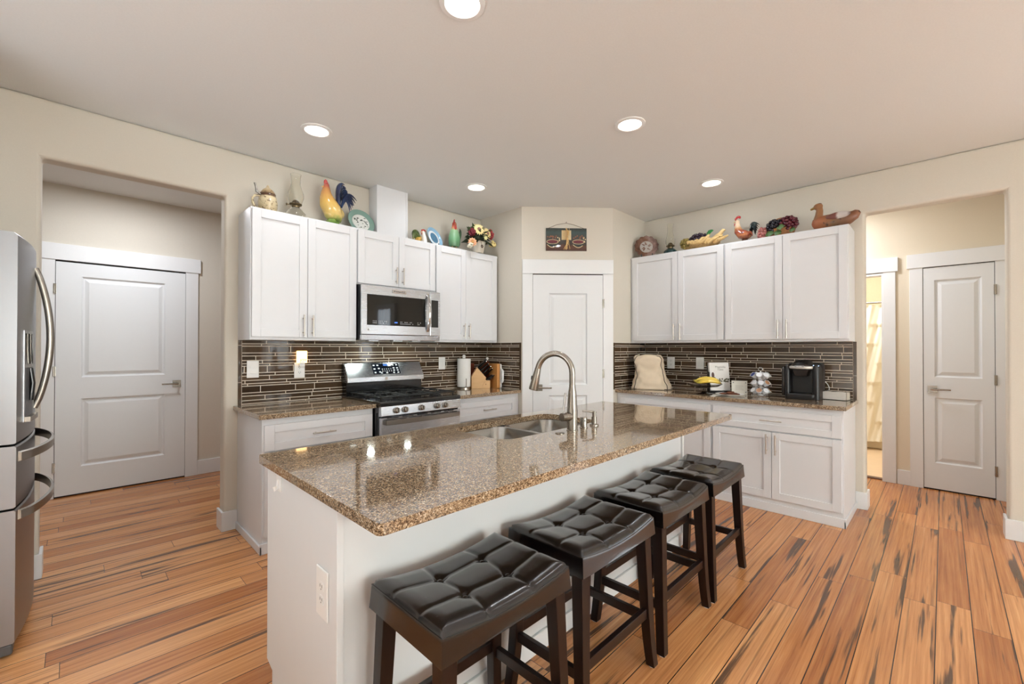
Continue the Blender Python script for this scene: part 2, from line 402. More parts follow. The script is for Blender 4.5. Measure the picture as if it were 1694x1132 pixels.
door(1, 'white two panel pantry door on the angled wall', (3.277+.116*math.cos(PANG), PY+.116*math.sin(PANG), .012), PANG, .731, 2.096, .165, [(.245, .845), (.955, 1.905)], .738, 1, (.064, .925), (1.80, 1.07, .30))
for o in (bpy.data.objects['door_1'],): o.location += Vector((math.sin(PANG), -math.cos(PANG), 0))*.0165
casing(1, (3.277, PY, 0), PANG, .113, .849, 2.118, .107, .147, 0)
door(2, 'white two panel door in the side hall beyond the refrigerator', (-.111, 5.6235, .014), 0, .936, 2.106, .165, PZ, -.008, 1, (.936-.07, .965), (1.86, 1.12, .26))
casing(2, (0, 5.64, 0), 0, -.115, .828, 2.135, .107, .145, .02)
door(3, 'narrow white two panel closet door in the right hall', (5.7835, .139, .014), R(-90), .462, 2.106, .076, PZ, .470, 1, (.060, .945), (1.86, 1.05, .24))
casing(3, (5.80, .143, 0), R(-90), 0, .470, 2.128, .095, .135, .018, cut=.072)
# bathroom opening: jamb with hinge leaves, casing, threshold
mb = MB(); mb.box(5.782, 5.80, .341, .435, 0, 2.118); mb.box(5.774, 5.80, .322, 1.36, 2.118, 2.258); mb.box(5.782, 5.80, 1.256, 1.35, 0, 2.118)
struct('trim_4', mb, M_TRIM, bevel=.002)
mb = MB(); mb.box(5.784, 5.915, .425, .448, 0, 2.112); mb.box(5.784, 5.915, 1.243, 1.266, 0, 2.112); mb.box(5.784, 5.915, .448, 1.243, 2.09, 2.112)
t4 = struct('trim_5', mb, M_TRIM, bevel=.002)
for z in (1.85, 1.09, .27):
    mb = MB(); mb.box(5.868, 5.905, .4475, .4515, z-.05, z+.05); obj('hinge', mb, M_NICKEL, t4)
mb = MB(); mb.box(5.83, 5.90, .448, 1.243, 0, .012); struct('trim_6', mb, woodm('threshold_wood', (70, 40, 24), (110, 66, 42), .4), bevel=.004)
# shower curtain, rod and tub
g = G('ruffled_curtain_cloth'); g.set(col=(*lin((250, 244, 228)), 1), rough=.85, trans=0); M_CURT = g.m
mb = MB()
def cf(u, v):
    y = -.1+u*1.5; z = .12+v*1.80; t = v*7; fr = t-math.floor(t)
    return (7.48-.05*math.sin(u*26+.4*math.sin(v*5))-.022*math.sin(u*71+v*9)-.014*(1-fr)**2*(1+math.sin(u*40+math.floor(t)*2.3))-.010*math.sin(u*150+v*31), y, z)
mb.grid(cf, 150, 84)
tag(obj('shower_curtain', mb, M_CURT, smooth=80), 'cream ruffled shower curtain hanging in the bathroom beyond the right hall', 'shower curtain')
mb = MB(); mb.cyl((7.5, -.5, 1.955), (7.5, 2.1, 1.955), .012)
tag(obj('curtain_rod', mb, M_NICKEL, smooth=40), 'thin metal rod carrying the ruffled shower curtain', 'curtain rod')
mb = MB(); mb.box(7.56, 7.995, -.49, 2.09, .0045, .48)
tag(obj('bathtub', mb, pm('tub_enamel', (240, 226, 200), .25), bevel=.02), 'pale bathtub behind the ruffled shower curtain', 'bathtub')

# ------------------------------------------------------------------ backsplash tiles
ROWS = [.018, .052, .023, .034, .025]
def backsplash(name, label, length, z0, z1, loc, rz, strip=None, seed=1, holes=()):
    rnd = random.Random(seed); gp = .0042
    root = thing(name, label, 'backsplash', loc, rz)
    mb = MB(); mb.box(0, length, -.006, -.0005, z0, z1); obj('grout', mb, M_GROUT, root)
    x0, x1 = 0, length
    mb = MB(); T = .0085
    if strip == 'l':
        x0 = .027
        for a, b in ((z0, z0+.17), (z0+.173, z0+.45), (z0+.453, z1)): mb.box(.001, .024, -T-.001, -.004, a, b)
    if strip == 'r':
        x1 = length-.027
        for a, b in ((z0, z0+.20), (z0+.203, z1)): mb.box(length-.024, length-.001, -T-.001, -.004, a, b)
    z = z1-.024; hs = [(z1-.024, z1)]; k = 0
    while z > z0+.004:
        h = ROWS[k % 5]; k += 1; hs.append((max(z0, z-h), z-gp)); z -= h
    for a, b in hs:
        if b-a < .004: continue
        big = (b-a) > .04; x = x0-rnd.uniform(0, .2)
        while x < x1:
            w = rnd.choice((.15, .2, .25) if big else (.15, .22, .30, .36)) + rnd.uniform(-.01, .01)
            u0, u1 = max(x, x0), min(x+w-gp, x1)
            if u1-u0 > .006:
                e = .0015; d0, d1 = rnd.uniform(-.0004, .0004), rnd.uniform(-.0004, .0004)
                mb.add([(u0, -.004, a), (u1, -.004, a), (u1, -.004, b), (u0, -.004, b),
                        (u0+e, -T+d0, a+e), (u1-e, -T+d1, a+e), (u1-e, -T+d1-d0*.5, b-e), (u0+e, -T+d0+d1*.5, b-e)],
                       [(4, 5, 6, 7), (0, 1, 5, 4), (1, 2, 6, 5), (2, 3, 7, 6), (3, 0, 4, 7)])
            x += w
    obj('tiles', mb, M_TILE, root)
    return root
CT = .914
backsplash('backsplash', 'brown glass tile backsplash on the range wall', 3.277-.869, CT, 1.4035, (.869, YL, 0), 0, 'l', 3)
backsplash('backsplash', 'brown glass tile return beside the knife block', YL-PY-.009, CT, 1.4035, (3.277, YL-.009, 0), R(-90), 'r', 5)
backsplash('backsplash', 'brown glass tile return beside the cloth mixer cover', XR-PX-.009, CT, 1.4035, (PX, 2.460, 0), 0, 'l', 8)
backsplash('backsplash', 'brown glass tile backsplash behind the coffee maker', 2.460-.521-.009, CT, 1.4035, (XR, 2.451, 0), R(-90), 'r', 11)

# ------------------------------------------------------------------ cabinets (local: wall at y=0, room at -y)
def shaker(x0, x1, z0, z1, yf, fw=.057, t=.02, rec=.011):
    mb = MB()
    fz = min(fw, (z1-z0)*.30)
    mb.box(x0, x0+fw, yf, yf+t, z0, z1); mb.box(x1-fw, x1, yf, yf+t, z0, z1)
    mb.box(x0+fw, x1-fw, yf, yf+t, z1-fz, z1); mb.box(x0+fw, x1-fw, yf, yf+t, z0, z0+fz)
    mb.box(x0+fw-.002, x1-fw+.002, yf+rec, yf+t-.001, z0+fz-.002, z1-fz+.002)
    return mb
def pull(parent, p0, p1, yf):
    mb = MB(); off = .032
    a, b = Vector((p0[0], yf-off, p0[1])), Vector((p1[0], yf-off, p1[1])); d = (b-a)
    mb.cyl(a, b, .0058, n=12)
    for f in (.17, .83):
        q = a+d*f; mb.cyl(q, (q.x, yf+.001, q.z), .0045, n=10)
    return obj('handle', mb, M_PULL, parent, smooth=40)
def cab_door(root, x0, x1, z0, z1, yf, hx, hz0, hz1):
    d = obj('door', shaker(x0, x1, z0, z1, yf), M_CAB, root, bevel=.0015)
    if hx is not None: pull(d, (hx, hz0), (hx, hz1), yf)
def upper(label, loc, rz, x0, x1, z0, z1, split=None, hz=(1.435, 1.595), dz0=None, endl=0, endr=0, lab='cabinet'):
    root = thing('wall_cabinet', label, 'cabinet', loc, rz, 'white wall cabinets')
    mb = MB(); mb.box(x0+.0005, x1-.0005, -.312, -.001, z0, z1); mb.box(x0+.0005, x1-.0005, -.316, -.312, z1-.02, z1)
    obj('carcass', mb, M_CAB, root, bevel=.0015)
    a, b = x0+(endl or .008), x1-(endr or .008); c = split or (a+b)/2; z0d = dz0 or z0+.022; z1d = z1-.012
    cab_door(root, a, c-.0018, z0d, z1d, -.3325, c-.033, *hz); cab_door(root, c+.0018, b, z0d, z1d, -.3325, c+.033, *hz)
    return root
UT, UB = 2.341, 1.404
LW, RW = (0, YL, 0), (XR, 2.460, 0)
upper('white wall cabinet left of the microwave, under the stein and yellow rooster', LW, 0, .869, 1.645, UB, UT, 1.252)
upper('short white wall cabinet directly above the microwave', LW, 0, 1.645, 2.425, 1.876, UT, 2.030, (1.905, 2.053), 1.886)
upper('white wall cabinet right of the microwave, under the flower pot', LW, 0, 2.425, 3.243, UB, UT, 2.793, (1.443, 1.593), endr=.03)
upper('white wall cabinet nearest the pantry, above the cloth mixer cover', RW, R(-90), 0, .988, UB, UT, .537, endl=.03)
upper('white wall cabinet beside the right hall opening, above the coffee maker', RW, R(-90), .988, 1.927, UB, UT, 1.468)
def base(label, loc, rz, x0, x1, dr, doors, wall_l=False, wall_r=False, hp=.16, fl=0, fr=0, dn=2):
    root = thing('base_cabinet', label, 'cabinet', loc, rz, 'white base cabinets')
    mb = MB(); mb.box(x0+.0005, x1-.0005, -.600, -.001, 0, .8815); obj('carcass', mb, M_CAB, root, bevel=.0015)
    a, b = x0+.012+fl, x1-.012-fr; yf = -.6205
    d = obj('drawer', shaker(a, b, dr[0], dr[1], yf, .06), M_CAB, root, bevel=.0015); cx = (a+b)/2
    pull(d, (cx-hp/2, (dr[0]+dr[1])/2), (cx+hp/2, (dr[0]+dr[1])/2), yf)
    c = cx
    for s, (p, q, hx) in enumerate(((a, c-.002, c-.033), (c+.002, b, c+.033))):
        cab_door(root, p, q, .112, dr[0]-.012, yf, hx, .478, .640)
    mb = MB(); mb.box(x0-(0 if wall_l else .012), x1+(0 if wall_r else .012), -.612, -.600, 0, .07)
    if not wall_l: mb.box(x0-.012, x0, -.612, -.001, 0, .055)
    if not wall_r: mb.box(x1, x1+.012, -.612, -.001, 0, .055)
    obj('toe_board', mb, M_CAB, root, bevel=.003)
    return root
DR = (.668, .838)
base('white base cabinet left of the range with one wide drawer', LW, 0, .869, 1.645, DR, 2, wall_r=True)
base('white base cabinet between the range and the pantry', LW, 0, 2.430, 3.2755, DR, 2, wall_l=True, wall_r=True, hp=.165, fr=.035)
base('white base cabinet nearest the pantry, half hidden behind the island', RW, R(-90), .0015, .975, DR, 2, wall_l=True, wall_r=True, fl=.03)
base('white base cabinet with drawer and two doors beside the right hall opening', RW, R(-90), .975, 1.927, DR, 2, wall_l=True, hp=.16)
def counter(label, x0, x1, y0, y1):
    mb = MB(); mb.box(x0, x1, y0, y1, .882, CT)
    return tag(obj('countertop', mb, M_QUARTZ, bevel=.004, seg=3), label, 'countertop')
counter('short brown quartz countertop left of the range', .841, 1.652, 3.110, YL-.0005)
counter('brown quartz countertop under the knife block and paper towels', 2.428, 3.2765, 3.110, YL-.0005)
counter('long brown quartz countertop under the coffee maker', 4.019, XR-.0005, .513, 2.4595)
# white boxed vent chase above the microwave
root = thing('vent_chase', 'white boxed vent chase rising from the cabinets to the ceiling', 'vent chase', (2.065, 3.68, UT))
mb = MB(); mb.box(-.150, .148, -.072, .0765, 0, CEIL-UT-.001); obj('chase_box', mb, M_CAB, root, bevel=.002)
mb = MB(); mb.box(.148, .166, -.074, .0765, 0, CEIL-UT-.001); obj('corner_strip', mb, M_CAB, root, bevel=.002)

# ------------------------------------------------------------------ island
IX0, IX1, IY0, IY1 = .530, 3.043, .983, 1.974
SX0, SX1, SY0, SY1 = 1.420, 2.215, 1.455, 1.882
def rrect(x0, x1, y0, y1, r, n=6):
    out = []
    for cx, cy, a in ((x1-r, y0+r, -90), (x1-r, y1-r, 0), (x0+r, y1-r, 90), (x0+r, y0+r, 180)):
        for i in range(n+1): out.append((cx+r*math.cos(R(a+90*i/n)), cy+r*math.sin(R(a+90*i/n))))
    return out
def slab_hole(outer, inner, z0, z1):
    bm = bmesh.new(); es = []
    for loop in (outer, inner):
        vs = [bm.verts.new((x, y, z1)) for x, y in loop]
        es += [bm.edges.new((vs[i], vs[(i+1) % len(vs)])) for i in range(len(vs))]
    bmesh.ops.triangle_fill(bm, edges=es, use_beauty=True, use_dissolve=False, normal=(0, 0, 1))
    fs = list(bm.faces); r = bmesh.ops.extrude_face_region(bm, geom=fs)
    for v in r['geom']:
        if isinstance(v, bmesh.types.BMVert): v.co.z = z0
    bmesh.ops.recalc_face_normals(bm, faces=bm.faces)
    mb = MB(); bm.verts.index_update(); mb.add([v.co[:] for v in bm.verts], [tuple(v.index for v in f.verts) for f in bm.faces]); bm.free()
    return mb
mb = slab_hole(rrect(IX0, IX1, IY0, IY1, .018), rrect(SX0, SX1, SY0, SY1, .085, 10), .882, CT)
tag(obj('countertop', mb, M_QUARTZ, smooth=50, bevel=.003), 'large brown speckled quartz island top with the sink cut into it', 'countertop')
root = thing('island_cabinet', 'white island base with a plain seating side under the overhang', 'island', (1.75, 1.6, 0))
def wmb(root):
    mb = MB(); mb.M = Matrix.Translation(-Vector(root.location)); return mb
mb = wmb(root)   # hollow box, so the sink bowls hang free inside
mb.box(.575, 2.950, 1.288, 1.306, 0, .8815); mb.box(.575, 2.950, 1.904, 1.915, .1, .8815); mb.box(.575, .593, 1.306, 1.904, .0, .8815); mb.box(2.932, 2.950, 1.306, 1.904, 0, .8815)
mb.box(.575, 2.950, 1.84, 1.86, 0, .1)
obj('back_panel', mb, M_ISL, root, bevel=.0015)
mb = wmb(root); mb.prism([(1.276, 0), (1.862, 0), (1.862, .09), (1.927, .105), (1.927, .8815), (1.276, .8815)], .553, .5745, 'x')
obj('end_panel', mb, M_ISL, root, bevel=.0015)
mb = wmb(root); mb.prism([(1.276, 0), (1.862, 0), (1.862, .09), (1.927, .105), (1.927, .8815), (1.276, .8815)], 2.9505, 2.972, 'x')
obj('end_panel', mb, M_ISL, root, bevel=.0015)
mb = wmb(root); mb.box(.576, 2.950, 1.274, 1.2875, 0, .085); obj('base_moulding', mb, M_ISL, root, bevel=.003)
for i in range(4):
    a = .60+i*.58
    mb = wmb(root); mb.box(a, a+.57, 1.9155, 1.935, .11, .86); obj('door', mb, M_ISL, root, bevel=.002)
# sink
root = thing('kitchen_sink', 'stainless double bowl sink set under the island top', 'sink', ((SX0+SX1)/2, (SY0+SY1)/2, .882))
def bowl(name, x0, x1, y0, y1, dep):
    mb = wmb(root); t = .002; rings = []
    for ins, z, r in ((-.012, .8818, .08), (0, .8816, .075), (.003, .878, .072), (.010, .882-dep+.03, .066), (.018, .882-dep+.010, .06), (.035, .882-dep, .05)):
        rings.append([(x, y, z) for x, y in rrect(x0+ins, x1-ins, y0+ins, y1-ins, r, 10)])
    mb.loft(rings, cap=False); n = len(rings[0]); mb.f.append(tuple(range(5*n, 6*n))); mb.mi.append(0)
    o = obj(name, mb, M_SINK, root, smooth=50, recalc=False)
    s = o.modifiers.new('solid', 'SOLIDIFY'); s.thickness = .0012; s.offset = -1
    return o
SD = 1.805
bowl('left_bowl', SX0-.008, SD-.010, SY0-.006, SY1+.006, .20); bowl('right_bowl', SD+.010, SX1+.008, SY0-.006, SY1+.006, .20)
for cx in ((SX0+SD)/2, (SX1+SD)/2):
    mb = wmb(root); mb.lathe([(.045, 0), (.045, .003), (.03, .002), (.028, -.004)], 24, (cx, (SY0+SY1)/2, .683)); obj('drain', mb, M_CHROME, root, smooth=40)
# faucet set
root = thing('kitchen_faucet', 'tall gooseneck pull-down faucet in brushed nickel behind the sink', 'faucet', (1.850, 1.388, CT))
mb = MB(); mb.lathe([(.030, 0), (.030, .004), (.0275, .006), (.0275, .10), (.0215, .20), (.0165, .232), (.0163, .24)], 28); obj('body', mb, M_NICKEL, root, smooth=35)
dv = Vector((-.093, .182, 0)); L = dv.length; dn = dv.normalized(); r = L*.46
pts = [Vector((0, 0, z)) for z in (.236, .27, .30)]
for i in range(1, 17):
    a = math.pi*(1-i/16*.93); pts.append(dn*(r+r*math.cos(a))+Vector((0, 0, .30+r*1.02*math.sin(a)*1.08)))
mb = MB(); mb.tube(pts, .0158, 16); obj('spout', mb, M_NICKEL, root, smooth=50)
e = pts[-1]; t = (pts[-1]-pts[-2]).normalized()*.4+Vector((0, 0, -.9))+dn*.18; t.normalize()
mb = MB(); mb.tube([e, e+t*.03, e+t*.11, e+t*.118], [.0165, .019, .0255, .024], 20); h = obj('spray_head', mb, M_NICKEL, root, smooth=40)
sd = dn.cross(Vector((0, 0, 1))); q = e+t*.045-dn*.012
bt = MB(); c = e+t*.055+Vector((.74, -.67, 0))*0+(Vector((-1.76, -1.57, 0)).normalized()*.35+dn*.9).normalized()*.0205
bt.ell(c, (.006, .006, .016), 10, 8); obj('spray_button', bt, M_BLACK, h, smooth=60)
bt = MB(); bt.cyl(e+t*.117, e+t*.1185, .019); obj('nozzle', bt, M_BLACK, h)
kd = Vector((-.96, .20, 0)).normalized()
mb = MB(); mb.tube([Vector((0, 0, .075)), Vector((0, 0, .075))+kd*.045, Vector((0, 0, .075))+kd*.047, Vector((0, 0, .075))+kd*.072], [.0235, .0235, .0215, .0215], 22); k = obj('handle_hub', mb, M_NICKEL, root, smooth=35)
b0 = Vector((0, 0, .09))+kd*.058
lv = MB(); lv.tube([b0, b0+Vector((.0, .0, .03)), b0+Vector((.008, -.006, .11))], [.007, .0065, .006], 12); obj('lever', lv, M_CHROME, k, smooth=50)
mb = MB(); mb.lathe([(.022, 0), (.022, .004), (.0185, .006), (.0185, .055), (.017, .058)], 24); mb.M = Matrix(); 
o = thing('air_gap', 'short nickel dishwasher air gap cap between faucet and soap pump', 'air gap', (1.958, 1.392, CT)); obj('cap', mb, M_NICKEL, o, smooth=40)
mb = MB(); mb.cyl((-.012, -.0155, .04), (-.0135, -.0175, .04), .004, n=10); obj('vent_hole', mb, M_BLACK, o)
root = thing('soap_dispenser', 'nickel soap pump dispenser at the right of the faucet', 'soap dispenser', (2.052, 1.388, CT))
mb = MB(); mb.lathe([(.025, 0), (.025, .005), (.0225, .010), (.0145, .012), (.0145, .05)], 24); obj('base', mb, M_NICKEL, root, smooth=40)
mb = MB(); mb.cyl((0, 0, .05), (0, 0, .074), .010); mb.cyl((0, 0, .072), (0, 0, .079), .0125); mb.tube([(0, 0, .076), (-.03, .022, .081), (-.055, .04, .083)], [.007, .005, .004], 10); obj('pump_head', mb, M_NICKEL, root, smooth=40)
mb = MB(); mb.lathe([(.023, 0), (.023, .003), (.018, .006)], 28)
tag(obj('sink_hole_cover', mb, M_NICKEL, None, (1.742, 1.385, CT), smooth=40), 'flat round nickel cover plate on the island top left of the faucet', 'hole cover')
# outlet and hook on the island end
def plate(name, label, cat, loc, rz, w=.072, h=.118, kind='outlet', group=None):
    root = thing(name, label, cat, loc, rz, group)
    mb = MB(); mb.box(-w/2, w/2, -.006, 0, -h/2, h/2); obj('cover_plate', mb, M_PLASTW, root, bevel=.003)
    if kind == 'outlet':
        for z in (-.0205, .0205):
            mb = MB(); mb.prism([(x, y) for x, y in [(a, b+z) for a, b in rrect(-.0165, .0165, -.0145, .0145, .008, 4)]], -.0075, -.005, 'y'); f = obj('socket', mb, M_PLASTW, root)
            s = MB(); s.box(-.008, -.0055, -.0078, -.0074, z-.001, z+.008); s.box(.0055, .008, -.0078, -.0074, z-.001, z+.008); s.ell((0, -.0074, z-.007), (.0025, .0006, .0025), 8, 5); obj('slots', s, M_DARKGAP, f)
    else:
        mb = MB(); mb.hexa([(-.0165, -.0085, -.033), (.0165, -.0085, -.033), (.0165, -.005, -.033), (-.0165, -.005, -.033), (-.0165, -.006, .033), (.0165, -.006, .033), (.0165, -.005, .033), (-.0165, -.005, .033)]); obj('rocker', mb, M_PLASTW, root, bevel=.001)
    return root
plate('wall_outlet', 'white duplex outlet on the end of the island', 'outlet', (.5528, 1.374, .585), R(-90), .085, .152)
mb = MB(); mb.prism(rrect(-.026, .026, -.032, .032, .006, 3), -.004, 0, 'y'); mb.tube([(0, -.003, .012), (0, -.006, -.02), (0, -.016, -.024), (0, -.018, -.012)], .005, 8, flat=1.6)
tag(obj('adhesive_hook', mb, M_PLASTW, None, (.5528, 1.782, .838), R(-90), bevel=.001), 'small white adhesive hook high on the island end panel', 'hook')
SPL = YL-.0087
plate('light_switch', 'white rocker switch on tiles at the far left of the range wall', 'light switch', (.968, SPL, 1.183), 0, .083, .130, 'switch')
NO = plate('wall_outlet', 'white outlet holding the glowing night light', 'outlet', (1.307, SPL, 1.165), 0, .083, .125)
plate('light_switch', 'white rocker switch on tiles right of the range', 'light switch', (2.732, SPL, 1.187), 0, .082, .129, 'switch')
SPR = XR-.0087
plate('wall_outlet', 'white duplex outlet on tiles right of the cloth mixer cover', 'outlet', (SPR, 2.141, 1.187), R(-90), .085, .128)
plate('light_switch', 'white rocker switch on tiles above the cookbook stand', 'light switch', (SPR, 1.825, 1.190), R(-90), .083, .128, 'switch')
root = thing('night_light', 'glowing square night light lettered JOY plugged into the outlet left of the range', 'night light', (1.318, SPL-.022, 1.222))
mb = MB(); mb.box(-.02, .02, -.014, .012, -.03, .005); obj('plug_base', mb, M_PLASTW, root, bevel=.003)
mb = MB(); mb.prism(rrect(-.041, .041, 0, .10, .006, 3), -.006, .006, 'y'); obj('shade', mb, M_NIGHT, root, bevel=.002)
text('lettering', 'JOY', .030, root, (.010, -.0068, .022), (R(90), 0, 0), pm('dark_print', (60, 44, 30), .6))
# ------------------------------------------------------------------ ceiling lights
def ceil_light(x, y, label):
    root = thing('ceiling_light', label, 'ceiling light', (x, y, CEIL), 0, 'recessed ceiling lights')
    mb = MB(); mb.lathe([(.098, 0), (.097, -.006), (.076, -.009), (.072, -.004), (.072, -.0005)], 36, cap=False); obj('trim_ring', mb, M_PLASTW, root, smooth=40)
    mb = MB(); mb.lathe([(.0725, -.0010), (.0725, -.0045)], 32); obj('lens', mb, M_LENS, root)
    return root
CL = ['recessed ceiling light nearest the camera at the top edge of the photo', 'recessed ceiling light in front of the cabinets left of the microwave',
      'recessed ceiling light right of centre above the island', 'recessed ceiling light nearest the pantry corner', 'recessed ceiling light in front of the wall cabinets by the right hall']
LP = 3.7
for (x, y), lb in zip(LIGHTS, CL):
    ceil_light(x, y, lb); area('downlight', (x, y, CEIL-.012), .13, LP, WARM)
for x, y in HIDDEN_LIGHTS: area('downlight', (x, y, CEIL-.012), .13, LP, WARM)

# ------------------------------------------------------------------ refrigerator
root = thing('refrigerator', 'stainless french door refrigerator with bow handles at the left edge', 'refrigerator', (-.55, 3.295, 0))
M_FRBODY = pm('fridge_side_paint', (96, 96, 98), .4, .3)
FY0, FY1 = 2.872, 3.718
def fx(y): return -.172+.036*(1-((y-3.295)/.423)**2)
def fdoor(name, y0, y1, z0, z1, rt=.012):
    mb = wmb(root); n = 18; sec = []
    for i in range(n+1):
        y = y0+(y1-y0)*i/n
        sec.append([(-.237, y, z0), (fx(y)-.006, y, z0), (fx(y), y, z0+.006), (fx(y), y, z1-rt), (fx(y)-rt, y, z1), (-.237, y, z1)])
    mb.loft(sec); return obj(name, mb, M_STEELV, root, smooth=30)
mb = wmb(root); mb.box(-.93, -.246, FY0+.004, FY1-.004, .045, 1.815); obj('case', mb, M_FRBODY, root, bevel=.004)
for y in (FY0+.01, FY1-.07):
    mb = wmb(root); mb.box(-.30, -.225, y, y+.06, 1.816, 1.838); obj('hinge_cover', mb, M_BLACK, root, bevel=.003)
d1 = fdoor('left_door', FY0, 3.2925, .927, 1.851); d2 = fdoor('right_door', 3.2975, FY1, .927, 1.851)
w1 = fdoor('upper_drawer', FY0, FY1, .648, .917, .006); w2 = fdoor('lower_drawer', FY0, FY1, .062, .638, .006)
mb = wmb(root); mb.box(-.246, -.238, FY0+.006, FY1-.006, .05, 1.81); obj('gasket', mb, M_BLACK, root)
mb = wmb(root); mb.box(-.85, -.178, FY0+.004, FY1-.004, .014, .058); obj('base_grille', mb, pm('grille_grey', (78, 77, 77), .45), root, bevel=.006)
for y in (FY0+.05, FY1-.05):
    mb = wmb(root); mb.cyl((-.235, y, 0), (-.235, y, .03), .022); obj('foot', mb, M_PLASTW, root)
for dd, y in ((d1, 3.245), (d2, 3.345)):
    mb = wmb(root); pts = []
    for i in range(19):
        t = i/18; z = 1.745-.70*t; pts.append((fx(y)+.004+.050*math.sin(math.pi*t)**.75-.004*(1-math.sin(math.pi*t)), y, z))
    mb.tube(pts, .0135, 12, flat=.75); obj('bow_handle', mb, M_NICKEL, dd, smooth=50)
for dd, zc in ((w1, .868), (w2, .612)):
    mb = wmb(root); rings = []
    for i in range(25):
        t = i/24; y = 2.890+.81*t; b = math.sin(math.pi*t)**.55 if 0 < t < 1 else 0; x = fx(y)+.058*b
        rings.append([(x+.002, y, zc-.022), (x+.012, y, zc-.018), (x+.012, y, zc+.018), (x+.002, y, zc+.022)])
    mb.loft(rings); obj('bow_handle', mb, M_NICKEL, dd, smooth=50)
# ice and water dispenser on the near door
def fpan(y0, y1, z0, z1, off, th, n=6):
    mb = wmb(root); sec = []
    for i in range(n+1):
        y = y0+(y1-y0)*i/n; x = fx(y)+off; sec.append([(x-th, y, z0), (x, y, z0), (x, y, z1), (x-th, y, z1)])
    return mb.loft(sec)
dp = obj('dispenser', fpan(2.965, 3.155, 1.008, 1.425, .0035, .01), pm('dispenser_trim', (176, 178, 182), .3, .8), root)
obj('recess', fpan(2.978, 3.142, 1.03, 1.255, .0045, .01), pm('dispenser_recess', (82, 84, 88), .35, .3), dp)
obj('control_glass', fpan(2.978, 3.142, 1.27, 1.412, .0045, .01), M_GLASSBLK, dp)
mb = fpan(2.972, 3.148, 1.008, 1.030, .022, .03); obj('drip_shelf', mb, M_NICKEL, dp)
mb = wmb(root); mb.tube([(fx(3.06)+.006, 3.06, 1.25), (fx(3.06)+.014, 3.06, 1.18), (fx(3.06)+.008, 3.06, 1.10)], .010, 10); obj('paddle', mb, M_BLACK, dp, smooth=50)

# ------------------------------------------------------------------ range
root = thing('gas_range', 'stainless gas range with black cooktop grates and slanted control backguard', 'stove', (2.035, 3.40, 0))
X0, X1 = 1.6555, 2.4245
mb = wmb(root); mb.box(X0, X1, 3.085, 3.735, .03, .895); obj('body', mb, M_BLACK, root, bevel=.003)
mb = wmb(root); mb.prism([(3.048, .897), (3.735, .897), (3.735, .931), (3.060, .931), (3.048, .922)], X0-.002, X1+.002, 'x'); obj('cooktop', mb, M_BLACK, root, bevel=.003)
mb = wmb(root); mb.prism([(3.084, .815), (3.035, .822), (3.046, .896), (3.084, .896)], X0, X1, 'x'); cp = obj('control_panel', mb, M_STEEL, root, bevel=.004)
for x in (1.783, 1.859, 2.012, 2.165, 2.247):
    mb = wmb(root); c = Vector((x, 3.040, .859)); dr = Vector((0, -1, .15)).normalized()
    mb.tube([c, c+dr*.008, c+dr*.010, c+dr*.030, c+dr*.033], [.024, .024, .0205, .018, .016], 22); mb.box(x-.004, x+.004, 3.000, 3.012, .843, .879)
    obj('knob', mb, M_NICKEL, cp, smooth=40)
mb = wmb(root); mb.box(X0+.004, X1-.004, 3.045, 3.084, .20, .808); od = obj('oven_door', mb, M_STEEL, root, bevel=.004)
mb = wmb(root); mb.box(X0+.10, X1-.10, 3.0435, 3.046, .32, .655); obj('door_glass', mb, M_GLASSBLK, od)
mb = wmb(root); rings = []
for i in range(21):
    t = i/20; x = X0+.03+(X1-X0-.06)*t; bw = .022*math.sin(math.pi*t)**.6 if 0 < t < 1 else 0; y = 3.030-bw
    rings.append([(x, y, .752), (x, y-.010, .756), (x, y-.010, .790), (x, y, .794)])
mb.loft(rings)
for x in (X0+.034, X1-.034): mb.box(x-.012, x+.012, 3.026, 3.046, .757, .789)
obj('door_handle', mb, M_NICKEL, od, smooth=40)
mb = wmb(root)
for k in range(5):
    a = X0+.05+k*.135; mb.box(a, a+.10, 3.0432, 3.046, .8015, .8065)
obj('vent_slots', mb, M_DARKGAP, od)
mb = wmb(root); mb.box(X0+.004, X1-.004, 3.05, 3.084, .06, .192); obj('drawer', mb, M_STEEL, root, bevel=.004)
mb = wmb(root); mb.box(X0+.004, X1-.004, 3.655, 3.735, .931, 1.05); mb.prism([(3.655, 1.05), (3.735, 1.05), (3.735, 1.205), (3.712, 1.205)], X0-.004, X0+.0005, 'x'); bgl = obj('lower_backguard', mb, M_BLACK, root, bevel=.002)
mb = wmb(root); mb.prism([(3.735, 1.043), (3.622, 1.043), (3.619, 1.048), (3.622, 1.086), (3.698, 1.212), (3.735, 1.212)], X0, X1, 'x'); bg = obj('backguard', mb, M_STEEL, root, bevel=.004)
sl = Vector((0, 3.698-3.622, 1.212-1.086)); sn = Vector((0, -(1.212-1.086), 3.698-3.622)).normalized(); sl_n = sl.normalized()
def bgp(x, f, o): p = Vector((x, 3.622, 1.086))+sl*f+sn*o; return tuple(p)
def bgpatch(mb, x0, x1, f0, f1, o0=.0, o1=.0012):
    mb.hexa([bgp(x0, f0, o0), bgp(x1, f0, o0), bgp(x1, f1, o0), bgp(x0, f1, o0), bgp(x0, f0, o1), bgp(x1, f0, o1), bgp(x1, f1, o1), bgp(x0, f1, o1)])
mb = wmb(root); bgpatch(mb, 1.905, 2.178, .17, .92); ds = obj('display', mb, pm('display_glass', (20, 26, 36), .06), bg)
mb = wmb(root)
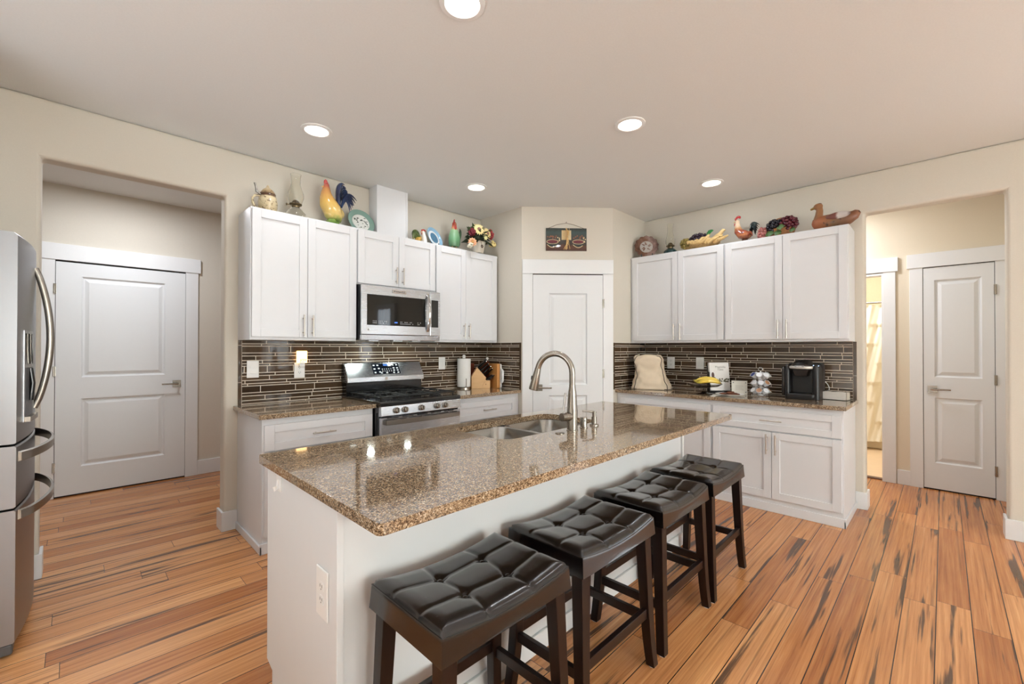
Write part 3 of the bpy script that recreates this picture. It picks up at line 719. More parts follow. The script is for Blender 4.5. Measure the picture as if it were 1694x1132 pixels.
for (a, b) in [(1.925, .80), (1.962, .80), (1.925, .55), (1.968, .57), (1.925, .30), (1.972, .33), (1.985, .26), (2.04, .26), (2.11, .26), (2.155, .26), (2.118, .80), (2.155, .80), (2.118, .58), (2.155, .58), (2.118, .42), (2.155, .42)]: bgpatch(mb, a-.009, a+.009, b-.045, b+.045, .0012, .0018)
for i in range(5):
    for f in (.38, .52): bgpatch(mb, 2.0+i*.022-.004, 2.0+i*.022+.004, f-.03, f+.03, .0012, .0018)
obj('buttons', mb, M_PRINTW, ds)
mb = wmb(root); bgpatch(mb, 2.02, 2.065, .76, .86, .0012, .0018); obj('clock_digits', mb, M_LED, ds)
mb = wmb(root); mb.cyl((2.02, 3.622, 1.068), (2.02, 3.6165, 1.068), .015); obj('badge', mb, M_CHROME, bg, smooth=40)
GZ = .934
for s in range(3):
    a = X0+.028+s*.241; b = a+.232
    mb = wmb(root)
    def bar(x0, y0, x1, y1, z0=.026, r=.0052): mb.tube([(x0, y0, GZ+z0), (x1, y1, GZ+z0)], r, 6)
    for y in (3.10, 3.36, 3.62): bar(a, y, b, y)
    for x in (a, b): bar(x, 3.10, x, 3.62)
    for i in range(1, 4): bar(a+(b-a)*i/4, 3.10, a+(b-a)*i/4, 3.22); bar(a+(b-a)*i/4, 3.50, a+(b-a)*i/4, 3.62); bar(a+(b-a)*i/4, 3.32, a+(b-a)*i/4, 3.40)
    for y in (3.23, 3.49): bar(a, y, a+.07, y); bar(b-.07, y, b, y)
    for x in (a+.01, b-.01):
        for y in (3.11, 3.36, 3.61): mb.cyl((x, y, GZ-.003), (x, y, GZ+.026), .006, n=6)
    obj('grate', mb, M_BLACKM, root, smooth=40)
for (x, y, r) in [(1.80, 3.23, .045), (1.80, 3.49, .038), (2.04, 3.36, .05), (2.28, 3.23, .045), (2.28, 3.49, .038)]:
    mb = wmb(root); mb.lathe([(r*1.15, 0), (r*1.1, .008), (r*.8, .010), (r*.78, .018), (r*.3, .020)], 24, (x, y, .931)); obj('burner', mb, M_BLACKM, root, smooth=40)

# ------------------------------------------------------------------ microwave
root = thing('microwave', 'stainless over-the-range microwave with dark window and curved handle', 'microwave', (2.036, 3.56, 1.64))
A0, A1, MF = 1.650, 2.424, 3.358
mb = wmb(root); mb.box(A0+.004, A1-.004, MF+.022, YL-.011, 1.412, 1.870); obj('case', mb, M_BLACK, root, bevel=.002)
mb = wmb(root); mb.box(A0, 2.312, MF, MF+.021, 1.458, 1.866); dr = obj('door', mb, M_STEEL, root, bevel=.004)
mb = wmb(root); mb.box(2.315, A1+.003, MF, MF+.021, 1.458, 1.866); pn = obj('side_panel', mb, M_STEEL, root, bevel=.004)
mb = wmb(root); mb.prism([(MF+.001, 1.455), (MF+.006, 1.412), (MF+.03, 1.412), (MF+.03, 1.455)], A0, A1, 'x'); obj('vent_panel', mb, M_STEEL, root, bevel=.003)
mb = wmb(root); mb.box(1.697, 2.262, MF-.0012, MF+.002, 1.537, 1.792); wn_ = obj('window', mb, M_GLASSBLK, dr)
mb = wmb(root); mb.box(2.330, 2.404, MF-.0012, MF+.002, 1.537, 1.788); obj('window', mb, pm('grey_glass', (40, 41, 38), .1), pn)
mb = wmb(root); pts = []
for i in range(15):
    t = i/14; pts.append((2.287, MF-.004-.040*math.sin(math.pi*t)**.8, 1.500+.330*t))
mb.tube(pts, .015, 12, flat=.55, up=(1, 0, 0)); mb.box(2.274, 2.300, MF-.008, MF+.001, 1.490, 1.512); mb.box(2.274, 2.300, MF-.008, MF+.001, 1.820, 1.842); obj('handle', mb, M_CHROME, dr, smooth=50)
mb = wmb(root); rr = random.Random(2)
for x0, n in ((1.735, 4), (1.80, 6), (1.95, 0), (2.005, 7), (2.10, 3), (2.18, 3)):
    for i in range(n):
        for z in (1.553, 1.568):
            if rr.random() < .88: mb.box(x0+i*.0135, x0+i*.0135+.006, MF-.0016, MF-.0010, z, z+.0055)
obj('key_legends', mb, M_PRINTW, wn_)
mb = wmb(root); mb.box(1.948, 1.978, MF-.0016, MF-.0010, 1.560, 1.571); obj('clock_digits', mb, M_LED, wn_)
mb = wmb(root); mb.box(1.927, 2.062, MF-.006, MF, 1.818, 1.846); bd = obj('badge', mb, M_CHROME, dr, bevel=.002)
text('lettering', 'KitchenAid', .0235, bd, (1.9945-2.036, MF-.0064-3.56, 1.832-1.64), (R(90), 0, 0), pm('badge_ink', (52, 58, 84), .4))
mb = wmb(root); mb.box(1.695, 1.722, MF-.0012, MF, 1.486, 1.512); st = obj('sticker', mb, M_PLASTW, dr)
mb = wmb(root); mb.lathe([(.008, 0), (.008, .0006)], 16); obj('sticker_mark', (lambda q: (q.add([(1.7085+.007*math.cos(a*math.pi/6), MF-.0016, 1.499+.007*math.sin(a*math.pi/6)) for a in range(12)], [tuple(range(12))]), q)[1])(wmb(root)), pm('grey_ink', (150, 150, 150), .6), st)
for x in (1.80, 2.03, 2.22):
    mb = wmb(root); mb.box(x-.045, x+.045, 3.44, 3.50, 1.404, 1.4125); obj('grease_filter', mb, M_STEEL, root)

# ------------------------------------------------------------------ bar stools
def make_stool(label):
    root = thing('bar_stool', label, 'bar stool', (0, 0, 0), 0, 'tufted bar stools along the island')
    a, b = .252, .176; rc = .030; bx = (-.0875, .0875); by = (-.0625, .0625)
    def top(u, v):
        x = (u*2-1)*a; y = (v*2-1)*b
        # ease samples out to the rim
        z = .6235+.024*(x/a)**2
        ex, ey = a-abs(x), b-abs(y)
        crown = min(1, min(ex, ey)/.055); crown = crown*crown*(3-2*crown); z += .006*crown
        for px_ in bx:
            f = 1.0; z -= .0034*math.exp(-((x-px_-.006*math.sin(y*22)*(1 if px_ > 0 else -1))/.0075)**2)*min(1, ey/.012+.25)+.0018*math.exp(-((x-px_)/.03)**2)*crown
        for py_ in by:
            z -= .0034*math.exp(-((y-py_-.005*math.sin(x*18)*(1 if py_ > 0 else -1))/.0075)**2)*min(1, ex/.012+.25)+.0018*math.exp(-((y-py_)/.028)**2)*crown
        for px_ in bx:
            for py_ in by: z -= .010*math.exp(-((x-px_)**2+(y-py_)**2)/.018**2)
        d = min(ex, ey)
        if d < rc: q = rc-d; z -= .55*(rc-math.sqrt(max(0, rc*rc-q*q)))
        return (x, y, z)
    nu, nv = 84, 60
    mb = MB(); mb.grid(top, nu, nv)
    ring = [i for i in range(nu+1)]+[j*(nu+1)+nu for j in range(1, nv+1)]+[nv*(nu+1)+i for i in range(nu-1, -1, -1)]+[j*(nu+1) for j in range(nv-1, 0, -1)]
    prev = ring; k = len(ring); base_pts = [Vector(mb.v[i]) for i in ring]
    for o, z in ((.0028, -.004), (.004, -.016), (.006, -.045), (.0085, None)):
        new = []
        for p in base_pts:
            dx = o if p.x > a-1e-5 else (-o if p.x < -a+1e-5 else 0); dy = o if p.y > b-1e-5 else (-o if p.y < -b+1e-5 else 0)
            mb.v.append((p.x+dx, p.y+dy, .558 if z is None else p.z+z)); new.append(len(mb.v)-1)
        for i in range(k): mb.f.append((prev[i], prev[(i+1) % k], new[(i+1) % k], new[i])); mb.mi.append(0)
        prev = new
    mb.f.append(tuple(prev)); mb.mi.append(0)
    seat = obj('seat', mb, M_LEATHER, root, smooth=60)
    for px_ in bx:
        for py_ in by:
            m2 = MB(); t = top((px_/a+1)/2, (py_/b+1)/2); m2.ell((t[0], t[1], t[2]+.002), (.0105, .0105, .006), 14, 8); obj('button', m2, M_LEATHER, seat, smooth=80)
    m2 = MB(); m2.tube([p+Vector((.0030 if p.x > a-1e-5 else (-.0030 if p.x < -a+1e-5 else 0), .0030 if p.y > b-1e-5 else (-.0030 if p.y < -b+1e-5 else 0), -.003)) for p in base_pts], .0016, 6, closed=True); obj('piping', m2, M_LEATHER, seat, smooth=80)
    def legp(sx, sy, z):
        t = (1-z/.560); cv = .010*max(0, (.22-z)/.22)**2
        return Vector((sx*(.222+.020*t+cv), sy*(.146+.022*t+cv*.6), z)), .0235-.005*t
    for sx in (-1, 1):
        for sy in (-1, 1):
            m2 = MB(); rings = []
            for z in (.572, .45, .3, .22, .12, .05, .004):
                c, h = legp(sx, sy, z); rings.append([(c.x-h, c.y-h, z), (c.x+h, c.y-h, z), (c.x+h, c.y+h, z), (c.x-h, c.y+h, z)])
            m2.loft(rings); lg = obj('leg', m2, M_ESP, root, bevel=.002)
            c, h = legp(sx, sy, 0); m2 = MB(); m2.cyl((c.x, c.y, 0), (c.x, c.y, .006), .016, n=12); obj('foot_glide', m2, M_PLASTW, lg)
    for sy in (-1, 1):
        z = .232 if sy < 0 else .226; c, h = legp(1, sy, z); m2 = MB(); m2.box(-c.x+h-.004, c.x-h+.004, c.y-.011, c.y+.011, z-.020, z+.020); obj('stretcher', m2, M_ESP, root, bevel=.002)
    for sx in (-1, 1):
        z = .205; c, h = legp(sx, 1, z); m2 = MB(); m2.box(c.x-.010, c.x+.010, -c.y+h-.004, c.y-h+.004, z-.020, z+.018); obj('stretcher', m2, M_ESP, root, bevel=.002)
    m2 = MB()
    for sy in (-1, 1): m2.box(-.225, .225, sy*.150-.010, sy*.150+.010, .535, .5575)
    for sx in (-1, 1): m2.box(sx*.226-.010, sx*.226+.010, -.15, .15, .535, .5575)
    obj('apron', m2, M_ESP, root)
    return root
st = make_stool('tufted dark leather bar stool nearest the camera at the left end')
SY = 1.058
st.location = (.898, SY, 0)
dup(st, (1.487, SY, 0), None, 'tufted dark leather bar stool second from the near end of the island')
dup(st, (2.080, SY-.002, 0), None, 'tufted dark leather bar stool third from the near end of the island')
dup(st, (2.650, SY-.004, 0), R(.5), 'tufted dark leather bar stool farthest from the camera near the right base cabinets')
# ------------------------------------------------------------------ decor on top of the wall cabinets
def zones(name, z0, z1, stops, rough=.2, var=18, amt=.25, axis=2, speck=None):
    g = G(name); p = g.sep(g.co()); n = g.noise(g.co(), var, 4, .6)
    f = g.math('DIVIDE', g.math('SUBTRACT', p[axis], z0), z1-z0); f = g.math('ADD', f, g.math('MULTIPLY', g.math('SUBTRACT', n, .5), amt))
    c = g.ramp(f, [(a, lin(b)) for a, b in stops])
    if speck: c = g.mix(g.ramp(g.noise(g.co(), speck[0], 4, .6), [(speck[1], (0, 0, 0)), (speck[1]+.07, (1, 1, 1))]), c, lin(speck[2]))
    g.set(col=c, rough=rough, coat=.3); return g.m
ZT = UT
def feather(mb, base, ctrl, tip, r0, r1=.002, flat=.35, n=10, up=(0, 1, 0)):
    b, c, t = Vector(base), Vector(ctrl), Vector(tip); pts = []; rs = []
    for i in range(n+1):
        u = i/n; pts.append(b*(1-u)**2+c*2*u*(1-u)+t*u*u); rs.append(r0*(.55+.9*u-1.45*u**3)+r1 if u < 1 else r1)
    mb.tube(pts, [max(q, r1) for q in rs], 8, flat=flat, up=up)
# stein
root = thing('beer_stein', 'cream and brown pottery beer stein with pewter lid on the far left wall cabinet', 'beer stein', (1.018, 3.575, ZT))
M_POT = zones('stein_glaze', 0, .19, [(.0, (70, 52, 36)), (.08, (196, 176, 136)), (.62, (216, 200, 164)), (.66, (206, 188, 150)), (.70, (80, 50, 34)), (.76, (84, 54, 36)), (.86, (176, 150, 112)), (1, (205, 185, 150))], .3, 60, .05, 2, (46, .54, (104, 80, 54)))
mb = MB(); mb.lathe([(.045, 0), (.050, .006), (.064, .05), (.066, .085), (.058, .125), (.052, .135), (.051, .145)], 32); obj('body', mb, M_POT, root, smooth=50)
mb = MB(); mb.lathe([(.053, .146), (.050, .158), (.034, .182), (.014, .198), (.010, .204), (.010, .210), (.004, .218)], 28); lid = obj('lid', mb, M_POT, root, smooth=50)
mb = MB(); mb.tube([(-.05, 0, .140), (-.075, 0, .155), (-.080, 0, .185), (-.088, 0, .216)], [.008, .010, .006, .008], 10); obj('thumb_lever', mb, pm('pewter', (140, 136, 128), .3, 1.0), lid, smooth=60)
mb = MB(); mb.tube([(-.055, 0, .128), (-.085, 0, .125), (-.102, 0, .10), (-.100, 0, .065), (-.080, 0, .035), (-.060, 0, .032)], .0085, 12); obj('handle', mb, M_POT, root, smooth=60)
# oil lamps
def oil_lamp(label, loc, s, font_r, font_h, fm, chim):
    root = thing('oil_lamp', label, 'oil lamp', loc)
    mb = MB(); mb.lathe([(font_r*.92, 0), (font_r, font_h*.18), (font_r*.97, font_h*.5), (font_r*.6, font_h*.85), (font_r*.36, font_h)], 32); obj('font', mb, fm, root, smooth=60)
    b = font_h; mb = MB(); mb.lathe([(font_r*.36, b), (font_r*.40, b+.012), (font_r*.58, b+.018), (font_r*.62, b+.026), (font_r*.45, b+.030), (font_r*.30, b+.05), (.012, b+.058)], 28); mb.cyl((-font_r*.5, 0, b+.016), (-font_r*.85, 0, b+.014), .003, n=8); mb.cyl((-font_r*.85, 0, b+.014), (-font_r*.95, 0, b+.014), .009, n=12)
    obj('burner', mb, pm('lamp_brass', (120, 104, 78), .3, 1.0), root, smooth=50)
    mb = MB(); c = [(r, b+.028+z) for r, z in chim]; mb.lathe(c+[(r-.0025, z) for r, z in reversed(c)], 32, cap=False)
    rings = mb; obj('chimney', mb, M_GLASS, root, smooth=60)
    return root
oil_lamp('tall clear glass oil lamp between the stein and the yellow rooster', (1.216, 3.58, ZT), 1, .074, .098, M_GLASS,
         [(.044, 0), (.046, .012), (.058, .05), (.057, .08), (.040, .125), (.033, .155), (.034, .205), (.039, .23)])
oil_lamp('small oil lamp with dark green base and slim clear chimney', (4.48, 2.066, ZT), 1, .072, .072, pm('green_glaze', (14, 52, 54), .12, coat=.5),
         [(.036, 0), (.046, .02), (.047, .06), (.036, .11), (.029, .15), (.030, .20), (.034, .228)])
# yellow rooster
root = thing('rooster_figurine', 'large yellow ceramic rooster with dark blue tail', 'figurine', (1.488, 3.575, ZT))
M_YR = zones('yellow_rooster_glaze', 0, .37, [(0, (70, 90, 40)), (.13, (120, 150, 70)), (.26, (226, 196, 120)), (.5, (222, 180, 96)), (.78, (212, 150, 92)), (.90, (196, 98, 86)), (1, (200, 70, 70))], .15, 26, .16)
mb = MB(); mb.tube([(.045, 0, .045), (.04, 0, .09), (.01, 0, .14), (-.025, 0, .19), (-.038, 0, .235), (-.040, 0, .275), (-.038, 0, .31), (-.038, 0, .335), (-.038, 0, .35)], [.045, .072, .086, .080, .062, .046, .034, .026, .008], 24, flat=.8, up=(0, 1, 0))
mb.ell((.055, 0, .12), (.055, .052, .05)); mb.ell((.02, 0, .115), (.075, .065, .07), 18, 12); obj('body', mb, M_YR, root, smooth=70)
mb = MB(); mb.lathe([(.062, 0), (.064, .012), (.05, .03), (.045, .05), (.03, .07)], 20, (.012, 0, 0), wav=lambda t, r: .12*math.sin(t*44)); obj('grass_base', mb, zones('grass_glaze', 0, .07, [(0, (52, 70, 30)), (.5, (112, 146, 66)), (1, (150, 178, 96))], .2), root, smooth=60)
mb = MB()
for i in range(5): mb.ell((-.052+.008*i, 0, .345+.018*math.sin(i*.9+.6)), (.007, .006, .020))
obj('comb', mb, pm('comb_red', (196, 86, 84), .2), root, smooth=80)
mb = MB(); mb.ell((-.058, -.010, .285), (.010, .008, .022)); mb.ell((-.028, -.022, .29), (.010, .008, .02)); obj('wattle', mb, pm('wattle_red', (186, 92, 74), .2), root, smooth=80)
mb = MB(); mb.tube([(-.058, 0, .318), (-.080, 0, .312)], [.009, .001], 8); obj('beak', mb, pm('beak_yellow', (226, 180, 90), .3), root, smooth=80)
mb = MB()
for i in range(7):
    k = i/6; feather(mb, (.06, -.02+.04*k, .14), (.02+.05*k, -.03+.06*k, .39-.03*k), (.10+.105*k, -.03+.06*k, .365-.135*k), .040, .004, .5)
for i in range(6):
    k = i/5; feather(mb, (.075, -.03, .17), (.10+.02*k, -.04, .36-.05*k), (.205-.06*k, -.035, .255-.11*k), .018, .003, .5)
obj('tail', mb, zones('blue_tail_glaze', .1, .37, [(0, (190, 200, 215)), (.25, (60, 78, 112)), (.6, (34, 44, 74)), (1, (54, 70, 104))], .15, 60, .35), root, smooth=70)
# plates
def plate_fig(name, label, loc, rz, tilt, r, m_rim, m_cen, cen=.62, cat='plate', wav=None, stand=True, prints=None):
    root = thing(name, label, cat, loc, rz); Mt = Matrix.Translation((0, 0, .004)) @ Matrix.Rotation(-tilt, 4, 'X') @ Matrix.Translation((0, 0, r)) @ Matrix.Rotation(R(90), 4, 'X')
    mb = MB(); mb.M = Mt; mb.lathe([(r*.5, -.012), (r*cen, -.012), (r*.98, .004), (r, .008), (r*.97, .010), (r*cen*1.02, -.004), (r*cen, -.007)], 48, cap=True, wav=wav); pl = obj('rim', mb, m_rim, root, smooth=40)
    mb = MB(); mb.M = Mt; mb.lathe([(r*cen*1.0, -.0072), (r*cen*.98, -.0045)], 48, wav=None); c = obj('centre', mb, m_cen, root)
    if prints: prints(root, Mt, r*cen)
    if stand:
        mb = MB(); h = r*.9
        for sx in (-1, 1):
            mb.tube([(sx*r*.45, -.05, .004), (sx*r*.45, -.035, .012), (sx*r*.40, .03, .006), (sx*r*.25, .06+math.sin(tilt)*h*.4, .004)], .0045, 8); mb.tube([(sx*r*.40, .03, .006), (sx*r*.3, .03+math.tan(tilt)*h*.9, h)], .004, 8)
            mb.tube([(sx*r*.45, -.05, .004), (sx*r*.45, -.052, .03)], .005, 8)
        mb.tube([(-r*.3, .03+math.tan(tilt)*h*.9, h), (r*.3, .03+math.tan(tilt)*h*.9, h)], .004, 8); mb.tube([(-r*.42, .0, .009), (r*.42, .0, .009)], .004, 8)
        obj('easel', mb, M_BLACKM, root, smooth=50)
    return root
def orchard(root, Mt, rc):
    rr = random.Random(4); mb = MB(); mb.M = Mt
    for i in range(34):
        x = rr.uniform(-.75, .75)*rc; y = rr.uniform(.1, .72)*rc if i < 20 else rr.uniform(-.75, 0)*rc
        if x*x+y*y < (.85*rc)**2: mb.ell((x, y, -.0042), (rr.uniform(.004, .011), rr.uniform(.003, .006), .0012), 8, 4)
    obj('printed_motif', mb, pm('plate_print', (52, 66, 56), .3), root)
plate_fig('decorative_plate', 'round plate with sage green rim and printed trees leaning by the vent chase', (1.785, 3.600, ZT), 0, R(22), .122, pm('sage_glaze', (136, 168, 156), .15), pm('plate_white', (232, 234, 228), .15), .66, prints=orchard)
M_BLUEP = pm('blue_glaze', (150, 190, 218), .15)
def blueprint(root, Mt, rc):
    mb = MB(); mb.M = Mt; n = 40
    mb.loft([[(rc*q*math.cos(2*math.pi*j/n), rc*q*math.sin(2*math.pi*j/n), -.0040) for j in range(n)] for q in (.70, .02)], cap=False); obj('printed_motif', mb, zones('blue_print', -.1, .1, [(.2, (120, 160, 190)), (.5, (196, 218, 230)), (.8, (84, 130, 164))], .2, 40, .8), root)
plate_fig('decorative_plate', 'light blue plate with white ring turned sideways beside the green rooster', (2.555, 3.58, ZT), R(17), R(20), .112, M_BLUEP, pm('plate_white2', (238, 242, 244), .15), .72, prints=blueprint)
# small pair
root = thing('rooster_figurine', 'small figurine rooster with round dark green tail right of the vent chase', 'figurine', (2.292, 3.555, ZT))
M_GT = zones('green_tail_glaze', 0, .14, [(0, (180, 150, 60)), (.35, (96, 112, 40)), (.7, (58, 78, 32)), (1, (92, 104, 52))], .15, 60, .4)
mb = MB()
for i in range(6):
    k = i/5; feather(mb, (.035, -.01, .05), (-.02-.02*k, -.012, .155-.02*k), (-.052+.01*k, -.012, .06-.045*k), .017, .003, .6)
mb.ell((-.008, 0, .088), (.042, .018, .042), 18, 12); obj('tail', mb, M_GT, root, smooth=70)
mb = MB(); mb.tube([(0, 0, .012), (.015, 0, .035), (.036, 0, .055), (.044, 0, .075)], [.03, .036, .026, .012], 16, flat=.8, up=(0, 1, 0)); mb.lathe([(.038, 0), (.034, .014)], 20, (.01, 0, 0)); obj('body', mb, zones('gold_body_glaze', 0, .08, [(0, (86, 96, 40)), (.3, (206, 160, 70)), (1, (226, 184, 96))], .15, 50, .4), root, smooth=70)
root = thing('hen_figurine', 'small white hen figurine with red comb beside the green tailed rooster', 'figurine', (2.372, 3.545, ZT))
mb = MB(); mb.tube([(0, 0, .008), (0, 0, .03), (-.004, 0, .065), (-.010, 0, .095), (-.012, 0, .122), (-.012, 0, .133)], [.026, .034, .031, .023, .017, .005], 18, flat=.85, up=(0, 1, 0)); obj('body', mb, zones('white_hen_glaze', 0, .14, [(0, (206, 150, 70)), (.12, (240, 238, 232)), (.55, (240, 238, 232)), (1, (232, 226, 216))], .15, 40, .2, 2, (60, .66, (60, 50, 44))), root, smooth=70)
mb = MB()
for i in range(4): mb.ell((-.024+.012*i, 0, .134+.006*math.sin(i)), (.008, .005, .009))
mb.ell((-.026, -.004, .100), (.006, .006, .012)); obj('comb', mb, pm('comb_red2', (176, 50, 44), .2), root, smooth=80)
mb = MB(); mb.tube([(-.026, 0, .118), (-.040, 0, .115)], [.005, .001], 8); obj('beak', mb, pm('beak_orange', (222, 150, 60), .3), root)
# green rooster
root = thing('rooster_figurine', 'upright green painted rooster with red head next to the flower pot', 'figurine', (2.745, 3.555, ZT), R(-12))
M_GR = zones('green_rooster_paint', .03, .33, [(0, (66, 104, 70)), (.3, (112, 164, 120)), (.6, (150, 190, 146)), (.68, (216, 140, 100)), (.80, (160, 56, 44)), (1, (150, 44, 40))], .4, 22, .12)
mb = MB(); mb.tube([(0, 0, .045), (0, 0, .07), (0, 0, .13), (0, 0, .19), (0, 0, .225), (0, 0, .25), (0, 0, .285), (0, 0, .30)], [.052, .062, .064, .050, .034, .026, .022, .006], 22, flat=.7, up=(1, 0, 0)); obj('body', mb, M_GR, root, smooth=70)
mb = MB()
for i in range(4): mb.ell((-.006+.002*i, -.012+.010*i, .305-.004*i*i*.4), (.006, .008, .018))
mb.ell((0, -.026, .235), (.012, .006, .022)); obj('comb', mb, pm('comb_red3', (170, 54, 48), .35), root, smooth=80)
mb = MB(); mb.tube([(0, -.02, .272), (0, -.04, .265)], [.006, .001], 8); obj('beak', mb, pm('beak_tan', (210, 160, 96), .4), root)
mb = MB(); feather(mb, (.05, .03, .07), (.10, .04, .20), (.075, .03, .245), .030, .004, .4, 12, (0, 1, 0)); feather(mb, (.045, .03, .07), (.085, .04, .16), (.06, .03, .21), .026, .004, .4, 12, (0, 1, 0)); obj('tail', mb, zones('dark_tail_paint', .05, .25, [(0, (52, 64, 44)), (.5, (84, 120, 84)), (1, (44, 54, 40))], .4, 40, .5), root, smooth=70)
for sx in (-.022, .022):
    mb = MB(); mb.cyl((sx, 0, 0), (sx, 0, .055), .006, n=10); mb.ell((sx, -.012, .005), (.010, .022, .005)); obj('leg', mb, pm('leg_tan', (204, 176, 130), .5), root, smooth=60)
# flower pot
root = thing('flower_pot', 'white metal pot of artificial sunflowers and red blooms in the cabinet corner', 'flower arrangement', (2.985, 3.47, ZT))
mb = MB(); mb.lathe([(.058, 0), (.062, .004), (.083, .112), (.087, .116), (.083, .118), (.078, .112), (.060, .02)], 32); pot = obj('pot', mb, zones('pot_paint', 0, .12, [(0, (206, 200, 186)), (1, (226, 220, 206))], .5, 30, .3), root, smooth=40)
mb = MB()
for i in range(6):
    a = i*math.pi/3; mb.ell((.012*math.cos(a)-.006, -.0775, .06+.012*math.sin(a)), (.006, .003, .006), 8, 5)
obj('stencil', mb, pm('stencil_brown', (74, 52, 40), .6), pot)
mb = MB(); rr = random.Random(9)
mb.ell((0, 0, .165), (.09, .08, .075), 16, 10)
for i in range(95):
    a = rr.uniform(0, 6.28); e = rr.uniform(-.5, 1.1); d = Vector((math.cos(a)*math.cos(e), math.sin(a)*math.cos(e), math.sin(e)))
    c = Vector((0, 0, .155))+d*rr.uniform(.05, .10); t = c+d*rr.uniform(.05, .11)+Vector((0, 0, rr.uniform(-.03, .01))); t.y = min(t.y, .25)
    s = d.cross(Vector((rr.random(), rr.random(), 1))).normalized()*rr.uniform(.012, .022); mm = (c+t)/2; up = Vector((0, 0, .006))
    mb.add([c, mm+s+up, t, mm-s+up, mm-up], [(0, 1, 4), (1, 2, 4), (2, 3, 4), (3, 0, 4), (0, 3, 1), (3, 2, 1)])
o = obj('foliage', mb, zones('foliage_green', .05, .3, [(0, (26, 36, 22)), (.5, (44, 60, 32)), (1, (70, 86, 46))], .6, 40, .6), root, smooth=40); o['kind'] = 'stuff'
def sunflower(c, nrm, r, mp, mc, n=16):
    nrm = Vector(nrm).normalized(); a = nrm.orthogonal().normalized(); b = nrm.cross(a); c = Vector(c); mb = MB()
    for lay, (rr_, off, ph) in enumerate(((1, 0, 0), (.78, .006, .5))):
        for i in range(n):
            t = 2*math.pi*(i+ph)/n; d = a*math.cos(t)+b*math.sin(t); s = nrm.cross(d)*r*.17
            p0, p1, p2 = c+d*r*.25+nrm*off, c+d*r*.65*rr_+nrm*(off+.008), c+d*r*rr_+nrm*(off-.002)
            mb.add([p0, p1+s, p2, p1-s, p1-nrm*.003], [(0, 1, 4), (1, 2, 4), (2, 3, 4), (3, 0, 4), (0, 3, 1), (1, 3, 2)])
    f = obj('sunflower', mb, mp, root, smooth=60); m2 = MB(); rot = Matrix((a, b, nrm)).transposed(); m2.ell(c+nrm*.008, (r*.30, r*.30, r*.14), 16, 8, rot); obj('flower_centre', m2, mc, f, smooth=80)
M_PET = zones('cream_petal', .1, .35, [(0, (240, 214, 140)), (1, (248, 232, 178))], .7, 60, .6); M_FC = pm('flower_disc', (150, 110, 96), .8, var=.3, scale=200)
sunflower((-.055, -.085, .225), (-.35, -1, .25), .066, M_PET, M_FC); sunflower((.055, -.09, .205), (.15, -1, .2), .062, M_PET, M_FC)
sunflower((-.01, .01, .285), (-.1, -.5, 1), .05, zones('olive_petal', .2, .35, [(0, (200, 180, 96)), (1, (226, 206, 130))], .7), M_FC)
def cluster(nm, c, r, n, mt, br=.013, seed=1):
    rr = random.Random(seed); mb = MB()
    for i in range(n):
        d = Vector((rr.gauss(0, 1), rr.gauss(0, 1), rr.gauss(0, 1))).normalized(); mb.ell(Vector(c)+Vector((d.x*r[0], d.y*r[1], d.z*r[2]))*rr.uniform(.6, 1), br*rr.uniform(.8, 1.15), 8, 6)
    return obj(nm, mb, mt, root, smooth=80)
cluster('red_bloom', (-.125, -.06, .185), (.035, .03, .035), 34, pm('maroon_petal', (110, 28, 40), .7, var=.3), .014, 1)
cluster('red_bloom', (.135, -.05, .215), (.034, .03, .048), 40, pm('rose_petal', (164, 62, 66), .7, var=.3), .014, 2)
cluster('cream_berries', (.165, -.055, .115), (.042, .03, .036), 26, pm('cream_berry', (226, 208, 140), .6, var=.2), .013, 3)
sunflower((-.155, -.10, .075), (-.5, -1, .1), .052, pm('peach_petal', (230, 170, 130), .7, var=.15), pm('peach_disc', (200, 150, 90), .8), 11)
cluster('small_daisies', (-.185, -.11, .035), (.03, .03, .024), 22, pm('daisy_white', (232, 226, 204), .7, var=.1), .011, 4)
mb = MB(); mb.prism([(.0, -.03), (.032, .006), (.03, .022), (.016, .027), (.0, .014), (-.016, .027), (-.03, .022), (-.032, .006)], -.004, .004, 'y')
for i in range(len(mb.v)): v = mb.v[i]; mb.v[i] = (v[0]+.012, v[1]-.108, v[2]+.142)
obj('wooden_heart', mb, pm('heart_paint', (226, 222, 160), .6), root, bevel=.001)
# right: scalloped dish
M_LUST = zones('lustre_glaze', -.15, .15, [(0, (70, 42, 30)), (.4, (120, 84, 66)), (.6, (150, 124, 116)), (1, (84, 60, 54))], .12, 30, .9, 0)
def dpr(root, Mt, rc):
    mb = MB(); mb.M = Mt; rr = random.Random(3)
    for i in range(9):
        a = rr.uniform(0, 6.28); c = Vector((math.cos(a)*rc*.35, math.sin(a)*rc*.35, -.003)); mb.tube([c, c+Vector((math.cos(a+.4)*rc*.5, math.sin(a+.4)*rc*.5, .002))], [.008, .002], 8)
    obj('fruit_relief', mb, M_LUST, root, smooth=60)
plate_fig('scalloped_dish', 'brown lustre scalloped dish standing in the pantry corner on the right cabinets', (4.415, 2.305, ZT), R(-58), R(14), .125, M_LUST, pm('dish_silver', (206, 198, 192), .12, .4), .55, 'dish', wav=lambda t, r: (.05*math.sin(t*2*math.pi*13) if r > .1 else 0), prints=dpr)
